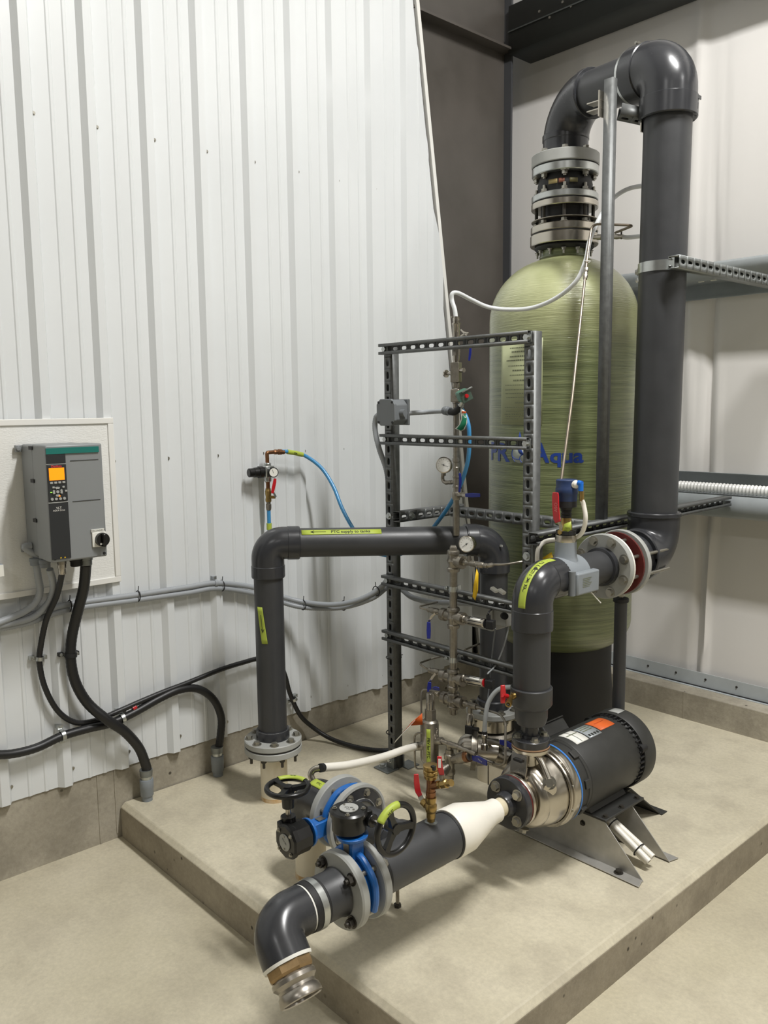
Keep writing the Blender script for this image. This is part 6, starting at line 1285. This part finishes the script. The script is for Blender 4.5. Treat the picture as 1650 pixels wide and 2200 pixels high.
g = G(); fit(g, UZ(1065), UP(996, 1063, -.01), [(0, .008), (.7, .008), (.75, .010), (1, .010)], 12); obj('ball_valve', g, SSD, uc_); handle(uc_, [UP(992, 1064, -.018), UP(1000, 1064, -.018), UP(1003, 1064, -.018)], .012, .003, SS, (0, -1, 0), 'lever_arm'); handle(uc_, [UP(1000, 1064, -.018), UP(1015, 1064, -.018), UP(1031, 1064, -.018)], .017, .006, NAVY, (0, -1, 0), 'side_handle', 'navy blue handle')
# wing clamp and clear tubes
g = G(); g.cyl(UZ(690), UZ(682), .0125, 16); obj('hose_clamp', g, SS, uc_)
for q_ in ((971, 681), (987, 686)): obj('wing', G().lathe(UP(*q_, -.012), (0, 0, 1), [(-.004, 0), (-.003, .004), (.003, .004), (.004, 0)], 10), SS, uc_)
NK = V((TX, TY, 0))
CT = [UZ(686), UP(977, 665), UP(971, 645), UP(972, 631), P(985, 630, 1, 2.47), P(1015, 645, 1, 2.55), P(1050, 660, 1, 2.62), P(1095, 665, 1, 2.68), P(1145, 661, 1, 2.72), P(1195, 640, 1, 2.73), P(1237, 605, 1, 2.73), P(1258, 560, 1, 2.75), P(1266, 520, 1, 2.78), P(1280, 485, 1, 2.84), P(1300, 448, 1, 2.9), P(1325, 420, 1, 2.96), P(1355, 404, 1, 3.0), P(1392, 398, 1, 3.05)]
tag(obj('clear_tube', G().tube(CT, .0085, 16, 8), CLEAR), 'clear white tube sagging across the tank and rising behind the tall strut', 'tube')
# neck sampling pieces
zN = Z(TX, TY, 513)
t = thing('sample_port', 'small steel port with wing clamp sticking out of the tank neck flange', 'pipe fitting', P(1290, 512, 1, 2.98))
A, B = P(1276, 510, 1, 3.0), P(1338, 508, 1, 2.98); g = G(); fit(g, A, B, [(0, .008), (.12, .008), (.14, .011), (.3, .011), (.32, .008), (.45, .008), (.5, .012), (.62, .012), (.65, .008), (.8, .0105), (1, .008)], 12); obj('fitting', g, SSD, t); obj('wing', G().box(P(1335, 505, 1, 2.98), (.006, .006, .032)), BOLTD, t, bev=.002)
tag(obj('clear_tube', G().tube([P(1334, 508, 1, 2.98), P(1350, 510, 1, 3.0), P(1388, 506, 1, 3.05)], .0085, 14, 5), CLEAR), 'short clear tube from the neck port back behind the tall pipe', 'tube')
tubing2([P(1206, 1032, 1, 2.36), P(1230, 850, 1, 2.50), P(1250, 660, 1, 2.66), P(1262, 550, 1, 2.74), P(1272, 481, 1, 2.80), P(1362, 484, 1, 2.86), P(1322, 500, 1, 2.97)], 'thin steel tube rising in front of the tank and doubling back at the neck', .0048, .03, mat('aged_tube', '#857b6e', .42, .8))
g = G(); fit(g, P(1257, 600, 1, 2.705), P(1260, 574, 1, 2.725), [(0, .007), (.2, .009), (.35, .009), (.4, .0075), (.6, .0075), (.65, .009), (.9, .009), (1, .006)], 8); tag(obj('tube_union', g, SSD), 'small steel union on the thin tube near the top of the tank', 'pipe fitting')
tag(obj('tube_tie', G().ring(P(1262, 562, 1, 2.735), (0, .1, 1), .012, .0018, 16, 6), WHT), 'white tie holding clear tube and thin steel tube together', 'cable tie')
# octagonal junction box on the left post
jb = thing('octagonal_box', 'grey octagonal junction box fixed on the left slotted post', 'box', P(845, 885, 1, 2.35))
c_ = P(832, 886, 1, 2.285); sz = .053
oct_ = [c_+V((a_*sz, 0, b_*sz)) for a_, b_ in ((-1, -.6), (-.6, -1), (.6, -1), (1, -.6), (1, .6), (.6, 1), (-.6, 1), (-1, .6))]
oc = V((c_.x, c_.y, c_.z)); obj('box_body', G().ext([oc+(q_-oc)*.94 for q_ in oct_], (0, .066, 0)), JBOX, jb, bev=.004); obj('lid', G().ext([q_+V((0, -.010, 0)) for q_ in oct_], (0, .012, 0)), JBOX, jb, bev=.002)
obj('rear_plate', G().bb((c_.x-.05, 2.352, c_.z-.052), (c_.x+.05, 2.364, c_.z+.052)), JBOX, jb, bev=.003)
for a_, b_ in ((-.75, .75), (.75, .75), (-.75, -.75), (.75, -.75)): obj('lid_screw', G().cyl(c_+V((a_*sz, -.012, b_*sz)), c_+V((a_*sz, -.008, b_*sz)), .005, 12), BLKM, jb)
obj('side_hub', G().cyl((c_.x+.04, c_.y+.03, c_.z-.003), (c_.x+.068, c_.y+.035, c_.z-.003), .015, 18), JBOX, jb); obj('side_hub', G().cyl((c_.x-.044, c_.y+.03, c_.z), (c_.x-.062, c_.y+.035, c_.z), .015, 18), JBOX, jb)
